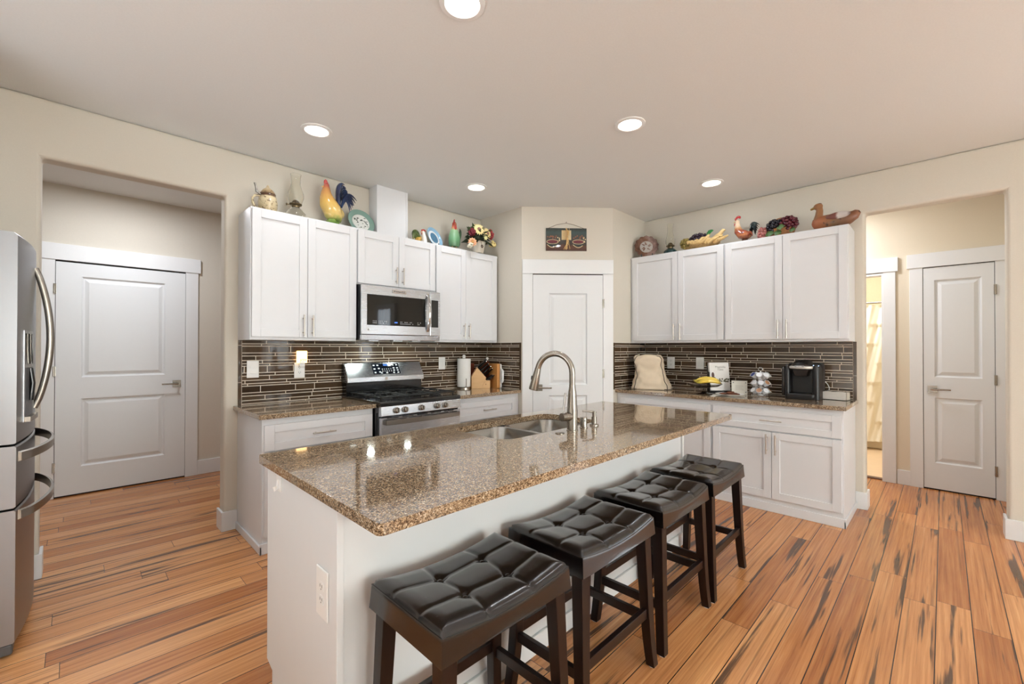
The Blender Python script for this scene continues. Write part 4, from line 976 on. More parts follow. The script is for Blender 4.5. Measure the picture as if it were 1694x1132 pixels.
# grapes
def leaf(mb, c, d, s, nrm):
    c, d, nrm = Vector(c), Vector(d).normalized(), Vector(nrm).normalized(); w = nrm.cross(d)
    pr = [(0, 0), (.15, .35), (.35, .28), (.45, .5), (.7, .30), (1, 0), (.7, -.30), (.45, -.5), (.35, -.28), (.15, -.35)]
    top = [c+d*s*u+w*s*v+nrm*(.15*s*(1-(2*u-1)**2)-.25*s*abs(v)) for u, v in pr]; ctr = c+d*s*.45+nrm*s*.15
    n = len(top); mb.add(top+[ctr, ctr-nrm*.004], [(i, (i+1) % n, n) for i in range(n)]+[((i+1) % n, i, n+1) for i in range(n)])
M_LEAF = pm('grape_leaf', (74, 106, 56), .5, var=.3, scale=60); M_LEAF2 = pm('bright_leaf', (40, 128, 62), .45, var=.25, scale=60)
def grapes(label, loc, r, n, mt, br, seed, leaves=(), lm=None, group=None):
    root = thing('grape_bunch', label, 'grapes', loc, 0, group); rr = random.Random(seed); mb = MB(); pts = []
    for i in range(n*30):
        d = Vector((rr.gauss(0, 1), rr.gauss(0, 1), rr.gauss(0, 1))).normalized(); p = Vector((d.x*r[0], d.y*r[1], d.z*r[2]))
        if all((p-q).length > br*1.35 for q in pts): pts.append(p)
        if len(pts) >= n: break
    mb.ell((0, 0, 0), (r[0]*.85, r[1]*.85, r[2]*.85), 12, 8)
    for p in pts: mb.ell(p, br, 12, 8)
    obj('berries', mb, mt, root, smooth=80)
    for (c, d, s, nn) in leaves:
        mb = MB(); leaf(mb, c, d, s, nn); obj('leaf', mb, lm or M_LEAF, root)
    return root
M_BURG = pm('burgundy_grape', (92, 30, 44), .25, var=.35, scale=30); M_BLKG = pm('black_grape', (26, 22, 34), .22, var=.3, scale=30); M_PINK = pm('rose_grape', (172, 106, 100), .3, var=.25, scale=30); M_PURP = pm('purple_grape', (52, 38, 50), .25, var=.3, scale=30); M_OLIV = pm('olive_grape', (150, 132, 70), .35, var=.3, scale=40)
# driftwood basket
root = thing('driftwood_bowl', 'tan twisted driftwood bowl holding grapes on the right wall cabinets', 'bowl', (4.475, 1.735, ZT))
M_DRIFT = zones('driftwood', 0, .17, [(0, (150, 112, 62)), (.4, (206, 172, 112)), (1, (226, 196, 140))], .6, 30, .7, 2, (50, .62, (110, 72, 38)))
mb = MB(); rr = random.Random(12)
mb.lathe([(.05, 0), (.085, .004), (.13, .055), (.115, .055), (.07, .012), (.02, .010)], 28, wav=lambda t, r: .10*math.sin(t*31)+.06*math.sin(t*12)); 
mb.v = [(x*.62, y*1.45, z) for x, y, z in mb.v]
for i in range(7):
    y = -.16+.05*i; pts = [(-.075+rr.uniform(-.01, .01), y+rr.uniform(-.03, .03), .02+.01*i+rr.uniform(0, .02)), (-.085, y-.03, .05+rr.uniform(0, .03)), (-.06, y-.07, .075+rr.uniform(0, .03)), (-.03, y-.10, .085+rr.uniform(0, .03))]
    mb.tube(pts, [.018, .02, .016, .008], 10)
mb.tube([(-.03, -.10, .05), (-.04, -.15, .09), (-.03, -.19, .125), (-.02, -.215, .16), (-.02, -.235, .155)], [.03, .026, .020, .016, .005], 12)
mb.tube([(-.06, -.02, .05), (-.075, -.07, .09), (-.05, -.10, .14)], [.026, .02, .008], 12); obj('bowl', mb, M_DRIFT, root, smooth=70)
grapes('dark purple grape bunch heaped in the driftwood bowl, with a bright green leaf', (4.47, 1.765, ZT+.115), (.05, .085, .045), 40, M_PURP, .017, 5, [((-.03, -.09, .02), (-.2, -.9, .35), .085, (-.7, 0, .7)), ((-.01, -.085, .03), (.1, -.8, .6), .07, (-.8, .2, .5))], M_LEAF2)
grapes('olive brown grape bunch at the left end of the driftwood bowl', (4.46, 1.885, ZT+.085), (.045, .055, .045), 34, M_OLIV, .015, 6)
# colourful rooster
root = thing('rooster_figurine', 'colourful rooster figurine with black arched tail between the two grape displays', 'figurine', (4.48, 1.335, ZT), R(-90))
M_CR = zones('painted_rooster', 0, .26, [(0, (70, 40, 30)), (.12, (120, 66, 56)), (.28, (190, 116, 70)), (.42, (150, 70, 60)), (.55, (206, 150, 100)), (.72, (232, 212, 186)), (.9, (226, 190, 160)), (1, (214, 120, 96))], .2, 34, .30, 2, (44, .60, (84, 52, 66)))
mb = MB(); mb.tube([(.055, 0, .075), (.02, 0, .075), (-.025, 0, .09), (-.055, 0, .125), (-.062, 0, .165), (-.064, 0, .20), (-.066, 0, .225), (-.068, 0, .238)], [.024, .052, .058, .048, .034, .025, .019, .005], 20, flat=.8, up=(0, 1, 0)); mb.ell((.0, -.035, .085), (.045, .022, .034), 14, 8); mb.ell((-.095+.03, 0, .215), (.02, .016, .018)); obj('body', mb, M_CR, root, smooth=70)
mb = MB()
for i in range(5): mb.ell((-.082+.010*i, 0, .245+.012*math.sin(i*.8)+.003*i), (.008, .005, .013))
mb.ell((-.086, -.006, .192), (.007, .006, .016)); obj('comb', mb, pm('comb_red4', (178, 44, 44), .2), root, smooth=80)
mb = MB(); mb.tube([(-.083, 0, .220), (-.102, 0, .216)], [.007, .001], 8); obj('beak', mb, pm('beak_pale', (220, 180, 120), .3), root)
mb = MB()
for i in range(6):
    k = i/5; feather(mb, (.05, -.01+.02*k, .07), (.045+.03*k, -.012+.02*k, .235-.01*k), (.128-.035*k, -.012, .15-.085*k), .022, .003, .5)
obj('tail', mb, zones('black_tail_glaze', .04, .2, [(0, (40, 52, 52)), (.5, (26, 34, 36)), (1, (84, 100, 100))], .12, 60, .5), root, smooth=70)
mb = MB(); feather(mb, (.03, -.03, .06), (.06, -.034, .13), (.075, -.03, .05), .02, .003, .5); obj('saddle_feathers', mb, pm('saddle_red', (166, 84, 60), .2, var=.3), root, smooth=70)
mb = MB(); mb.lathe([(.05, 0), (.048, .012), (.03, .02), (.022, .05)], 20, (0, 0, 0)); obj('base', mb, pm('rooster_base', (92, 60, 44), .3, var=.3), root, smooth=60)
# grape basket
root = thing('wicker_basket', 'handled wicker basket heaped with artificial grapes on the right wall cabinets', 'basket', (4.48, 1.035, ZT))
M_WICK = woodm('wicker', (120, 72, 36), (186, 128, 74), .6, (60, 60, 60))
mb = MB(); mb.lathe([(.05, 0), (.07, .003), (.085, .07), (.088, .075), (.08, .072), (.06, .01)], 32, wav=lambda t, r: .02*math.sin(t*150)); mb.v = [(x*.9, y*1.35, z) for x, y, z in mb.v]; obj('basket_body', mb, M_WICK, root, smooth=40)
mb = MB(); mb.tube([(0, .115*math.cos(math.pi*i/16), .07+.105*math.sin(math.pi*i/16)) for i in range(17)], .008, 8); obj('basket_handle', mb, M_WICK, root, smooth=50)
grapes('black grape bunch on the left half of the wicker basket', (4.455, 1.075, ZT+.105), (.055, .062, .052), 46, M_BLKG, .0155, 21, [((-.05, -.02, -.03), (-.2, -.9, .1), .075, (-.9, 0, .4))])
grapes('burgundy grape bunch on the right half of the wicker basket', (4.455, .975, ZT+.110), (.055, .070, .058), 56, M_BURG, .0155, 22, [((-.05, .05, -.055), (-.3, .3, -.5), .07, (-.9, 0, .4)), ((-.05, -.02, -.07), (-.3, -.6, -.1), .06, (-.9, 0, .4))])
grapes('rose coloured grape bunch trailing left of the wicker basket', (4.44, 1.175, ZT+.05), (.028, .030, .055), 22, M_PINK, .0150, 23, [((-.02, -.03, -.01), (-.3, -.8, -.1), .085, (-.9, 0, .4))])
# wooden duck
root = thing('wooden_duck', 'carved brown wooden duck at the right end of the wall cabinets', 'duck figurine', (4.44, .645, ZT), R(-90))
M_DUCK = zones('duck_wood', -.17, .17, [(0, (176, 100, 62)), (.28, (160, 98, 60)), (.5, (120, 88, 56)), (.75, (112, 74, 50)), (1, (140, 90, 62))], .5, 20, .25, 0, (34, .60, (74, 44, 28)))
mb = MB(); mb.tube([(-.150, 0, .055), (-.138, 0, .058), (-.10, 0, .062), (-.03, 0, .060), (.05, 0, .062), (.10, 0, .070), (.145, 0, .088), (.172, 0, .108)], [.012, .040, .060, .064, .062, .052, .036, .012], 20, flat=.85, up=(0, 0, 1)); mb.v = [(x, y, max(z, 0)) for x, y, z in mb.v]; obj('body', mb, M_DUCK, root, smooth=70)
mb = MB(); mb.tube([(-.105, 0, .08), (-.100, 0, .13), (-.096, 0, .165), (-.098, 0, .19)], [.040, .029, .026, .024], 18); mb.ell((-.106, 0, .205), (.034, .026, .028), 18, 12); hd = obj('head', mb, woodm('duck_head_wood', (128, 84, 50), (164, 116, 74), .5, (20, 20, 6)), root, smooth=70)
mb = MB(); mb.tube([(-.130, 0, .200), (-.160, 0, .190)], [.012, .007], 12, flat=1.4); obj('bill', mb, pm('bill_wood', (150, 116, 56), .5), hd, smooth=70)
mb = MB(); mb.ell((-.10, 0, .226), (.020, .016, .008)); obj('crown', mb, pm('crown_paint', (74, 32, 24), .5), hd, smooth=70)
mb = MB(); mb.ell((.035, -.045, .092), (.085, .020, .030), 20, 10, Matrix.Rotation(R(-4), 3, 'Y')); mb.ell((.035, .045, .092), (.085, .020, .030), 20, 10); w = obj('wing', mb, zones('wing_paint', -.05, .12, [(0, (110, 64, 50)), (.4, (120, 70, 58)), (.52, (206, 196, 190)), (.85, (190, 180, 176)), (1, (90, 56, 44))], .5, 30, .2, 0), root, smooth=70)
mb = MB(); mb.tube([(.10, 0, .085), (.15, 0, .10), (.172, 0, .108)], [.03, .028, .010], 12, flat=.5); obj('tail', mb, M_DUCK, root, smooth=70)

# ------------------------------------------------------------------ hanging plaque above the pantry door
root = thing('hanging_plaque', 'dark painted plaque of two bowls hung on string above the pantry door', 'wall plaque', (3.277+.4645*math.cos(PANG), PY+.4645*math.sin(PANG), 2.478), PANG)
M_TEAL = zones('plaque_paint', -.12, .12, [(0, (70, 42, 30)), (.2, (96, 58, 40)), (.3, (60, 50, 44)), (.5, (74, 70, 66)), (.8, (62, 82, 80)), (1, (44, 40, 36))], .6, 40, .2)
mb = MB(); mb.box(-.2125, .2125, -.014, -.001, -.117, .117); board = obj('board', mb, M_TEAL, root, bevel=.001)
M_BOWLB = pm('bowl_dark', (44, 54, 52), .6); M_SOUP = pm('bowl_filling', (112, 48, 58), .6, var=.2); M_CRM = pm('plaque_cream', (220, 200, 160), .6, var=.15, scale=80)
rr = random.Random(6)
for cx in (-.145, .125):
    mb = MB(); mb.ell((cx, -.0143, -.045), (.058, .002, .030), 24, 8); b_ = obj('painted_bowl', mb, M_BOWLB, board)
    mb = MB(); mb.tube([(cx+.060*math.cos(a), -.0155, -.026+.022*math.sin(a)) for a in [2*math.pi*i/24 for i in range(24)]], .003, 6, closed=True); mb.tube([(cx-.056+.10*t, -.0155, -.055-.030*math.sin(math.pi*t*.9)) for t in [i/8 for i in range(9)]], .004, 6); obj('bowl_rim', mb, M_CRM, b_)
    mb = MB(); mb.ell((cx, -.0150, -.026), (.055, .002, .019), 24, 6); obj('bowl_filling', mb, M_SOUP, b_)
    mb = MB()
    for i in range(9): mb.ell((cx+rr.uniform(-.05, .06), -.0145, .005+rr.uniform(-.005, .035)), (.008, .0015, .008), 8, 4)
    obj('painted_fruit', mb, pm('fruit_paint', (150, 96, 72), .6, var=.3), board)
    mb = MB()
    for i in range(6): mb.ell((cx+.065+rr.uniform(-.012, .012), -.0147, .0+rr.uniform(-.03, .03)), (.007, .0015, .007), 8, 4)
    obj('painted_flowers', mb, M_CRM, board)
mb = MB(); mb.box(-.050, .050, -.0146, -.0139, -.005, .095); obj('pale_panel', mb, zones('pale_panel_paint', -.05, .05, [(0, (206, 186, 140)), (.5, (186, 150, 100)), (1, (216, 200, 160))], .6, 60, .7, 0), board)
mb = MB()
for i in range(16): mb.tube([(.012, -.018, .03), (.012+rr.uniform(-.012, .012), -.020, -.02), (.012+rr.uniform(-.045, .03), -.018, -.09-rr.uniform(0, .02))], .0016, 5)
for i in range(8): mb.tube([(.012, -.018, .03), (.012+rr.uniform(-.02, .02), -.020, .07), (.012+rr.uniform(-.03, .02), -.018, .115)], .0016, 5)
o = obj('raffia_bow', mb, pm('raffia', (226, 190, 130), .7, var=.2), root); o['kind'] = 'stuff'
mb = MB(); mb.tube([(-.185, -.008, .117), (-.10, -.006, .155), (0, -.006, .172), (.08, -.006, .155), (.185, -.008, .117)], .0022, 6); obj('string', mb, pm('twine', (120, 100, 80), .8), root)
mb = MB(); mb.cyl((0, 0, .178), (0, -.016, .180), .004, n=10); obj('nail', mb, M_NICKEL, root)
# ------------------------------------------------------------------ left countertop: towels, knives, boards
root = thing('paper_towel_holder', 'steel upright paper towel holder between the range and the knife block', 'paper towel holder', (2.955, 3.655, CT))
mb = MB(); mb.lathe([(.078, 0), (.078, .012), (.072, .018), (.02, .020), (.010, .024), (.010, .325)], 36); obj('base_and_post', mb, M_NICKEL, root, smooth=40)
mb = MB(); mb.lathe([(.012, .322), (.017, .332), (.017, .350), (.010, .360)], 24); obj('knob', mb, M_PLASTW, root, smooth=50)
mb = MB(); mb.tube([(-.03, -.070, .012), (-.03, -.0765, .05), (-.03, -.0765, .11)], .0035, 8); obj('tension_arm', mb, M_NICKEL, root, smooth=50)
mb = MB(); mb.lathe([(.020, .021), (.0705, .021), (.0715, .024), (.0715, .316), (.0705, .319), (.020, .319), (.020, .021)], 48, cap=False); 
tag(obj('paper_towel_roll', mb, pm('paper_towel', (244, 243, 240), .9, var=.01, bump=.15, scale=200), None, (2.955, 3.655, CT), smooth=40), 'full white paper towel roll on the steel holder', 'paper towels')
KB = (3.098, 3.560, CT)
root = thing('knife_block', 'slanted maple knife block full of black handled knives', 'knife block', KB, R(-35))
mb = MB(); mb.prism([(-.105, 0), (.0, 0), (.075, .165), (-.045, .235), (-.115, .14)], -.052, .052, 'y')
mb.v = [(y*1.0, x, z) for x, y, z in mb.v]
mb = MB(); mb.prism([(-.095, .0), (.010, .0), (.062, .115), (-.035, .225), (-.095, .125)], -.055, .055, 'y'); obj('block', mb, M_MAPLE, root, bevel=.002)
mb = MB(); mb.prism([(.0105, 0), (.105, 0), (.105, .085), (.066, .085), (.055, .098)], -.055, .055, 'y'); obj('front_rack', mb, M_MAPLE, root, bevel=.002)
mb = MB(); mb.lathe([(.006, 0), (.006, .0006)], 12, (0, 0, 0)); mb.M = Matrix(); mb2 = MB(); mb2.prism([(.058+.006*math.cos(a*.785), .045+.006*math.sin(a*.785)) for a in range(8)], -.0562, -.0550, 'y'); obj('stamp', mb2, pm('stamp_brown', (150, 100, 56), .6), root)
Rk = Matrix.Rotation(R(-35), 4, 'Z'); Tk = Matrix.Translation(KB) @ Rk
nd = Vector((.76, 0, .65)).normalized()
def knife(name, label, p, l, r, group, white=False):
    w = Tk @ Vector(p); root = thing(name, label, 'knife', w, R(-35), group)
    up = nd
    mb = MB(); mb.tube([Vector(), up*l*.5, up*l], [r, r*1.12, r], 10, flat=.62, up=(0, 1, 0)); obj('handle', mb, M_BLACK, root, smooth=50)
    mb = MB(); mb.tube([up*(l-.001), up*(l+.004)], [r*1.02, r*.9], 10, flat=.7, up=(0, 1, 0)); obj('end_cap', mb, M_CHROME, root, smooth=50)
for i, (f, y) in enumerate([(.12, -.03), (.12, .03), (.36, -.032), (.36, .0), (.36, .034), (.62, -.03), (.62, .03), (.85, .0)]):
    p = Vector((-.035, y, .225))+Vector((.097, 0, -.11))*f+nd*.002
    knife('kitchen_knife', 'black handled kitchen knife in the upper slots of the block', p, .115, .012, 'large knives in the knife block')
for i in range(4):
    for k in range(2):
        knife('steak_knife', 'short black handled steak knife in the front rack of the block', Vector((.068+.022*k, -.036+.024*i, .0865)), .085, .0085, 'steak knives in the knife block')
root = thing('sharpening_steel', 'black sharpening steel with round white end standing tallest in the knife block', 'sharpening steel', Tk @ Vector((-.026, -.005, .228)), R(-35))
mb = MB(); mb.tube([Vector(), nd*.06, nd*.13], [.010, .012, .010], 12); obj('handle', mb, M_BLACK, root, smooth=50)
mb = MB(); mb.ell(nd*.138, .0155, 14, 9); obj('end_knob', mb, M_PLASTW, root, smooth=80)
PXL = 3.277-.0095
mb = MB(); mb.prism([(y, z) for y, z in rrect(-.09, .09, 0, .265, .012, 4)], -.017, .017, 'x')
tag(obj('cutting_board', mb, M_OAK, None, (3.227, 3.470, CT), R(-14), bevel=.002), 'thick honey coloured wooden cutting board standing right of the knife block', 'cutting board')
root = thing('cutting_board', 'white plastic cutting board with a handle slot leaning on the tiles', 'cutting board', (3.243, 3.415, CT), R(-14))
mb = MB(); o_ = [(y, z) for y, z in rrect(-.05, .05, 0, .262, .02, 5)]
mb.prism(o_, -.007, .007, 'x'); obj('board', mb, M_PLASTW, root, bevel=.002)
mb = MB(); mb.tube([(0, -.048, .205), (0, -.075, .198), (0, -.086, .185), (0, -.086, .085), (0, -.075, .07), (0, -.048, .06)], .0115, 8, flat=.8, up=(1, 0, 0)); obj('grip', mb, M_PLASTW, root, smooth=50)
mb = MB(); mb.prism([(y, z) for y, z in rrect(-.08, .08, 0, .288, .05, 6)], -.005, .005, 'x')
tag(obj('cutting_board', mb, M_CHERRY, None, (3.2618, 3.655, CT), bevel=.002), 'dark reddish round-cornered board behind the white cutting board', 'cutting board')
mb = MB(); mb.box(-.045, .045, -.02, .02, 0, .265)
tag(obj('wooden_box', mb, M_CHERRY, None, (3.088, 3.715, CT), bevel=.004), 'tall reddish brown wooden box half hidden behind the knife block', 'box')

# ------------------------------------------------------------------ right countertop
root = thing('mixer_cover', 'beige quilted cloth cover with dark piping over a stand mixer', 'mixer cover', (4.345, 2.215, CT), R(-68))
M_CLOTH = pm('cover_canvas', (226, 208, 182), .9, var=.06, scale=26, bump=.3, bdist=.004); M_PIPE = pm('cover_piping', (62, 56, 50), .8)
prof = [(0, .205, .125, 0), (.01, .208, .128, 0), (.06, .190, .118, .0), (.11, .168, .108, -.006), (.17, .150, .100, -.012), (.22, .146, .098, -.020), (.28, .150, .098, -.028), (.325, .146, .092, -.030), (.350, .128, .075, -.030), (.358, .09, .045, -.030)]
def sup(a, b, t, e=.55): c, s = math.cos(t), math.sin(t); return a*math.copysign(abs(c)**e, c), b*math.copysign(abs(s)**e, s)
def cov(t, k):
    z, a, b, ox = prof[k]; x, y = sup(a, b, t); w = 1+.026*math.sin(t*5+z*30)*min(1, z*20)+.018*math.sin(t*11-z*52)+.016*math.sin(t*3+z*70+math.sin(t*7)*1.5)
    return (x*w+ox, y*w, z+(.008*math.sin(t*4+1) if z > .3 else 0))
mb = MB(); n = 72; fine = []
pk = []
for k in range(len(prof)-1):
    for q in range(4): pk.append((k, q/4))
pk.append((len(prof)-1, 0))
def lerp(k, f): return tuple(prof[k][i]+(prof[min(k+1, len(prof)-1)][i]-prof[k][i])*f for i in range(4))
P2 = [lerp(k, f) for k, f in pk]; prof = P2
mb.loft([[cov(2*math.pi*j/n, k) for j in range(n)] for k in range(len(prof))]); obj('cloth', mb, M_CLOTH, root, smooth=80)
for t0, t1 in ((-2.30, -2.30), (-.80, -.80)):
    mb = MB(); pts = []
    for k in range(len(prof)):
        t = t0+(.55*(prof[k][0]/.36)-.1)*(-1 if t0 < -2 else 1)*.6; p = Vector(cov(t, k)); pts.append(p+Vector((p.x*.012, p.y*.03-.001, 0)))
    mb.tube(pts, .0034, 6); obj('piping', mb, M_PIPE, root, smooth=60)
mb = MB(); mb.tube([Vector(cov(2*math.pi*j/48, 1))*1.0+Vector((0, 0, .0052)) for j in range(48)], .0045, 6, closed=True); obj('hem', mb, M_PIPE, root, smooth=60)
mb = MB()
def pocket(u, v):
    t = -2.05+u*.95; kk = 2+v*15; k = int(kk); a, b = Vector(cov(t, k)), Vector(cov(t, min(k+1, len(prof)-1))); p = a+(b-a)*(kk-k); return (p.x*1.012, p.y*1.03-.003-.006*math.sin(math.pi*v)*math.sin(math.pi*u), p.z)
mb.grid(pocket, 20, 24); obj('pocket', mb, M_CLOTH, root, smooth=80)

root = thing('cookbook_stand', 'black cookbook easel on the right countertop behind the bananas', 'book stand', (4.470, 1.560, CT), R(-50))
tl = Matrix.Rotation(R(-10), 4, 'X')
mb = MB(); mb.M = tl; mb.box(-.100, .090, .024, .032, .014, .272); mb.M = Matrix(); mb.box(-.100, .090, -.03, .06, 0, .0115); mb.box(-.104, -.098, -.01, .05, .005, .20); obj('easel', mb, M_BLACK, root, bevel=.002)
root = thing('cookbook', 'white cover cookbook with grey script title propped on the black easel', 'book', (4.470, 1.560, CT+.0175), R(-50))
mb = MB(); mb.M = tl; mb.box(-.088, .092, -.012, .019, .0, .272); obj('pages', mb, pm('page_edge', (232, 226, 214), .8, var=.05, scale=300), root)
mb = MB(); mb.M = tl; mb.box(-.090, .094, -.0145, -.012, -.0, .275); mb.box(-.090, .094, .019, .0215, 0, .275); mb.box(-.092, -.088, -.0145, .0215, 0, .275); cv = obj('cover', mb, pm('book_cover', (238, 236, 232), .35), root)
mb = MB(); mb.M = tl; mb.ell((-.062, -.0145, .150), (.014, .001, .030), 14, 6); mb.ell((-.052, -.0147, .115), (.016, .001, .018), 14, 6); obj('cover_portrait', mb, pm('portrait_dark', (88, 58, 50), .5, var=.3), cv)
mb = MB(); mb.M = tl; rr = random.Random(5)
for i in range(16): mb.ell((rr.uniform(-.0, .085), -.0146, rr.uniform(.085, .115)), (.008, .001, .008), 8, 4)
obj('cover_food', mb, pm('food_print', (96, 92, 70), .5, var=.5), cv)
for s, z, sz in (('Magnolia', .232, .028), ('Table', .205, .026)):
    text('title_lettering', s, sz, cv, tl @ Vector((.012, -.0150, z)), (R(80), 0, 0), pm('title_ink', (150, 146, 140), .6))
# glass stand with bananas
root = thing('glass_cake_stand', 'clear footed glass dish holding bananas on the right countertop', 'cake stand', (4.215, 1.612, CT))
mb = MB(); mb.lathe([(.072, 0), (.070, .006), (.03, .012), (.016, .03), (.016, .055), (.05, .068), (.12, .074), (.152, .094), (.155, .096), (.150, .099), (.118, .080), (.02, .074)], 40, wav=lambda t, r: (.02*math.sin(t*2*math.pi*16) if r > .13 else 0)); obj('dish', mb, M_GLASS, root, smooth=50)
root = thing('banana_bunch', 'bunch of three yellow bananas in the clear glass dish', 'bananas', (4.215, 1.585, CT+.086), R(-52))
M_BAN = zones('banana_skin', -.13, .11, [(0, (96, 78, 30)), (.08, (206, 190, 70)), (.3, (238, 206, 78)), (.85, (240, 208, 84)), (1, (110, 84, 40))], .45, 14, .06, 0)
for i, (dy, dz, rl) in enumerate(((-.045, .0, 0), (-.012, .018, .1), (.028, .004, -.1))):
    mb = MB(); pts = []; rs = []
    for j in range(13):
        u = j/12; x = -.120+.23*u; pts.append((x, dy+.022*math.sin(math.pi*u)*(-1 if i < 1 else .6)*(.3 if i == 1 else 1), .014+dz+.030*math.sin(math.pi*(u*.9+.05)))); rs.append(.0045 if j == 0 else (.008 if j == 1 else (.006 if j == 12 else .0185*(math.sin(math.pi*(.12+.78*u)))**.5)))
    pts[0] = (-.135, -.008, .046); mb.tube(pts, rs, 7); obj('banana', mb, M_BAN, root, smooth=50)
# cookies
root = thing('dessert_plate', 'small white plate of brown cookies in front of the desk calendar', 'plate', (4.245, 1.395, CT))
mb = MB(); mb.lathe([(.07, 0), (.072, .003), (.118, .013), (.121, .016), (.116, .017), (.07, .007), (.02, .006)], 40); obj('dish', mb, M_PLASTW, root, smooth=50)
M_COOK = pm('cookie', (112, 66, 44), .85, var=.35, scale=70, bump=.6, bdist=.006)
for i, (x, y, z) in enumerate([(-.055, -.03, 0), (.0, -.055, 0), (.055, -.02, 0), (-.04, .045, 0), (.03, .05, 0), (-.015, -.005, .012), (.035, .005, .013)]):
    mb = MB(); mb.lathe([(.020, 0), (.031, .003), (.032, .008), (.024, .013), (.01, .014)], 20, wav=lambda t, r: .03*math.sin(t*19+i))
    tag(obj('cookie', mb, M_COOK, None, (4.245+x, 1.395+y, CT+.0075+z), smooth=60), 'brown cookie lying on the small white plate', 'cookie', 'cookies on the white plate')
# calendar
root = thing('desk_calendar', 'white spiral bound desk calendar standing left of the pod carousel', 'calendar', (4.475, 1.385, CT), R(-70))
mb = MB(); mb.M = Matrix.Translation((0, -.035, 0)) @ Matrix.Rotation(R(-14), 4, 'X'); mb.box(-.066, .066, -.002, .002, 0, .128); pg = obj('front_page', mb, pm('calendar_page', (240, 238, 226), .7), root)
m2 = MB(); m2.M = mb.M
for x in (-.052, .052):
    for z in (.018, .108): m2.box(x-.004, x+.004, -.0026, -.0018, z-.004, z+.004)
obj('corner_marks', m2, pm('mark_blue', (70, 84, 110), .6), pg)
m2 = MB(); m2.M = mb.M
for k in range(5): m2.box(-.035, .035-.006*(k % 3), -.0024, -.0019, .040+.010*k, .0425+.010*k)
obj('verse_lines', m2, pm('pale_ink', (196, 190, 178), .7), pg)
mb = MB(); mb.M = Matrix.Translation((0, .035, 0)) @ Matrix.Rotation(R(14), 4, 'X'); mb.box(-.068, .068, -.002, .002, 0, .128); obj('back_card', mb, pm('calendar_card', (206, 196, 180), .7), root)
mb = MB()
for i in range(13):
    x = -.057+i*.0095; mb.tube([(x, .008*math.cos(a), .127+.008*math.sin(a)) for a in [2*math.pi*k/10 for k in range(10)]], .0012, 5, closed=True)
obj('spiral_binding', mb, M_DARKGAP, root)
# pod carousel
PC = (4.405, 1.185, CT)
root = thing('pod_carousel', 'chrome wire carousel stacked with coffee pods left of the coffee maker', 'pod carousel', PC)
mb = MB(); mb.lathe([(.078, 0), (.080, .004), (.074, .010), (.02, .012)], 32); mb.cyl((0, 0, .01), (0, 0, .225), .005); obj('base_and_post', mb, M_CHROME, root, smooth=40)
mb = MB(); mb.tube([(.0, .017*math.cos(a), .243+.017*math.sin(a)) for a in [2*math.pi*k/20 for k in range(20)]], .003, 8, closed=True); obj('top_loop', mb, M_CHROME, root, smooth=60)
for zc in (.042, .112, .182):
    mb = MB()
    for rr_ in (.043, .066): mb.tube([(rr_*math.cos(a), rr_*math.sin(a), zc-.030+(rr_-.043)*.2) for a in [2*math.pi*k/28 for k in range(28)]], .0018, 6, closed=True)
    for k in range(8): a = math.pi/4*k+.39; mb.cyl((.005*math.cos(a), .005*math.sin(a), zc-.030), (.066*math.cos(a), .066*math.sin(a), zc-.025), .0015, n=6)
    obj('wire_tier', mb, M_CHROME, root)
M_CUP = pm('pod_cup', (232, 232, 234), .4); lidm = [pm('pod_foil_%s' % n_, c, .25, var=.25, scale=120) for n_, c in (('silver', (226, 228, 234)), ('brown', (176, 126, 90)), ('blue', (84, 96, 150)), ('white', (240, 238, 234)))]
first = {}
rr = random.Random(31)
for ti, zc in enumerate((.042, .112, .182)):
    for k in range(8):
        a = math.pi/4*k+(.2 if ti == 1 else 0)+.1; li = rr.choice((0, 0, 1, 3, 2) if ti == 2 else (0, 1, 1, 3))
        nm = ('silver', 'brown', 'blue', 'white')[li]; tn = ('bottom', 'middle', 'top')[ti]
        lb = 'coffee pod with %s foil lid on the %s tier of the carousel' % (nm, tn)
        loc = Vector(PC)+Vector((.056*math.cos(a), .056*math.sin(a), zc+.001))
        if li not in first:
            p = thing('coffee_pod', lb, 'coffee pod', loc, a, 'coffee pods on the carousel')
            ax = Vector((math.cos(R(38)), 0, math.sin(R(38)))); mb = MB(); mb.tube([-ax*.018, ax*.020, ax*.0205, ax*.0225], [.0165, .0215, .0245, .0245], 18); obj('cup', mb, M_CUP, p, smooth=40)
            mb = MB(); mb.tube([ax*.0225, ax*.0235], [.0225, .0215], 18); obj('foil_lid', mb, lidm[li], p); first[li] = p
        else: dup(first[li], loc, a, lb)
# coffee maker
root = thing('coffee_maker', 'black single serve coffee maker with silver lid band on the right countertop', 'coffee maker', (4.49, .868, CT), R(-90))
M_BP = pm('coffee_black', (20, 20, 21), .3, var=.1); M_BP2 = pm('coffee_black_satin', (34, 34, 35), .38, var=.1); M_SMOKE = pm('smoked_tank', (30, 28, 26), .1, coat=.5)
def rbox(x0, x1, y0, y1, r, zs, n=6):
    mb = MB(); mb.loft([[(x, y, z) for x, y in rrect(x0+i, x1-i, y0+i, y1-i, max(.004, r-i*.5), n)] for z, i in zs]); return mb
obj('body', rbox(-.118, .135, -.04, .14, .03, [(0, .003), (.004, 0), (.275, 0), (.298, .006), (.305, .018)]), M_BP, root, smooth=40)
obj('side_column', rbox(.082, .135, -.135, .0, .03, [(0, .003), (.004, 0), (.262, 0), (.288, .006), (.295, .016)]), M_BP2, root, smooth=40)
obj('side_column', rbox(-.118, -.078, -.135, .0, .025, [(0, .003), (.004, 0), (.255, 0), (.282, .006), (.290, .014)]), M_BP2, root, smooth=40)
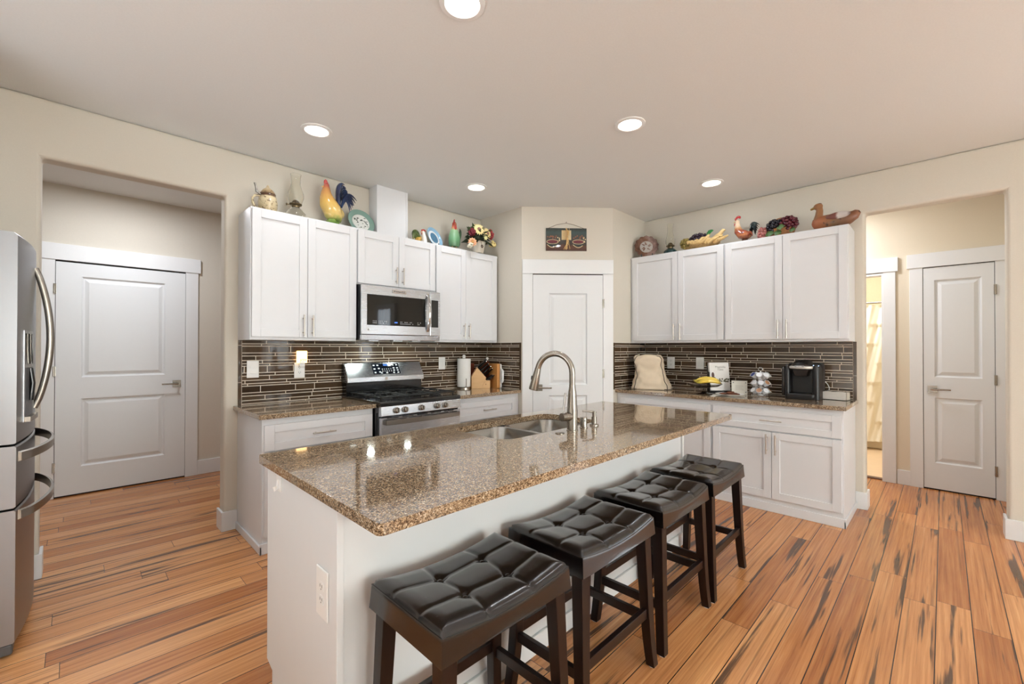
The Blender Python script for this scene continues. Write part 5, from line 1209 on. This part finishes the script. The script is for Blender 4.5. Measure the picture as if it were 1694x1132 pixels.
obj('water_tank', rbox(-.150, -.119, -.09, .12, .014, [(.02, .002), (.024, 0), (.262, 0), (.275, .006)]), M_SMOKE, root, smooth=40)
mb = MB(); mb.hexa([(-.045, -.115, .195), (.045, -.115, .195), (.05, -.03, .195), (-.05, -.03, .195), (-.060, -.140, .255), (.065, -.140, .255), (.065, -.03, .255), (-.060, -.03, .255)]); bh = obj('brew_head', mb, pm('brew_head_brown', (34, 27, 24), .25), root, bevel=.006, seg=3)
mb = MB(); mb.loft([[(x, y, z+(y+.14)*.10) for x, y in rrect(-.075+i, .080-i, -.148+i, .05-i, .05, 8)] for z, i in ((.255, 0), (.285, .002), (.312, .022), (.322, .045))]); lidc = obj('lid', mb, M_BP, root, smooth=40)
mb = MB(); pts = [(x, y, .270) for x, y in ((-.085, -.05), (-.084, -.10), (-.066, -.142), (-.02, -.158), (.025, -.158), (.070, -.142), (.089, -.10), (.090, -.05))]; mb.tube(pts, .0125, 10, flat=.7, up=(0, 0, 1)); obj('lid_band', mb, pm('silver_band', (216, 214, 208), .25, .3), lidc, smooth=50)
mb = MB(); mb.box(-.034, .034, -.1665, -.155, .272, .287); kp = obj('name_plate', mb, pm('name_plate_grey', (150, 152, 154), .35, .5), lidc, bevel=.001)
text('lettering', 'KEURIG', .0115, kp, (0, -.1668, .2793), (R(90), 0, 0), M_PLASTW)
obj('drip_tray', rbox(-.112, .108, -.160, -.035, .035, [(0, .004), (.006, 0), (.042, 0), (.046, .004)]), M_BP2, root, smooth=40)
mb = MB(); mb.box(-.075, .078, -.0445, -.040, .05, .19); obj('back_splash', mb, pm('recess_black', (15, 15, 16), .4), root)
for i in range(4):
    mb = MB(); mb.ell((.092+.0115*i, -.116, .2895-.001*i), (.0045, .0045, .003), 10, 6); obj('button', mb, M_LEDW, root)
root = thing('power_cord', 'white power cord looping out behind the coffee maker', 'cord', (4.57, .700, CT))
mb = MB(); mb.tube([(.055, .075, .165), (.06, .045, .15), (.066, .02, .12), (.068, .008, .09), (.066, .012, .05), (.06, .035, .02), (.055, .06, .006)], .0034, 8); obj('cable', mb, M_PLASTW, root, smooth=60)
# napkins
root = thing('napkin_holder', 'low clear acrylic napkin tray at the right end of the countertop', 'napkin holder', (4.545, .648, CT), R(-97))
mb = MB(); mb.box(-.088, .088, -.062, .062, 0, .003); mb.box(.085, .088, -.062, .062, .003, .07); mb.box(-.088, -.085, -.062, .062, .003, .07); obj('tray', mb, M_GLASS, root)
mb = MB(); mb.tube([(-.085, -.055, .072), (-.06, -.058, .080), (-.03, -.060, .076), (0, -.060, .072), (.03, -.060, .076), (.06, -.058, .078), (.085, -.055, .072)], .0022, 6); obj('hold_down_bar', mb, M_NICKEL, root, smooth=60)
mb = MB()
for i in range(9): mb.box(-.081+.001*(i % 2), .082-.001*(i % 3), -.057+.001*(i % 2), .055, .0035+i*.007, .0098+i*.007)
tag(obj('napkin_stack', mb, pm('napkin_paper', (240, 234, 226), .9, var=.02), None, (4.545, .648, CT), R(-97), bevel=.002), 'stack of white paper napkins in the clear tray', 'napkins')
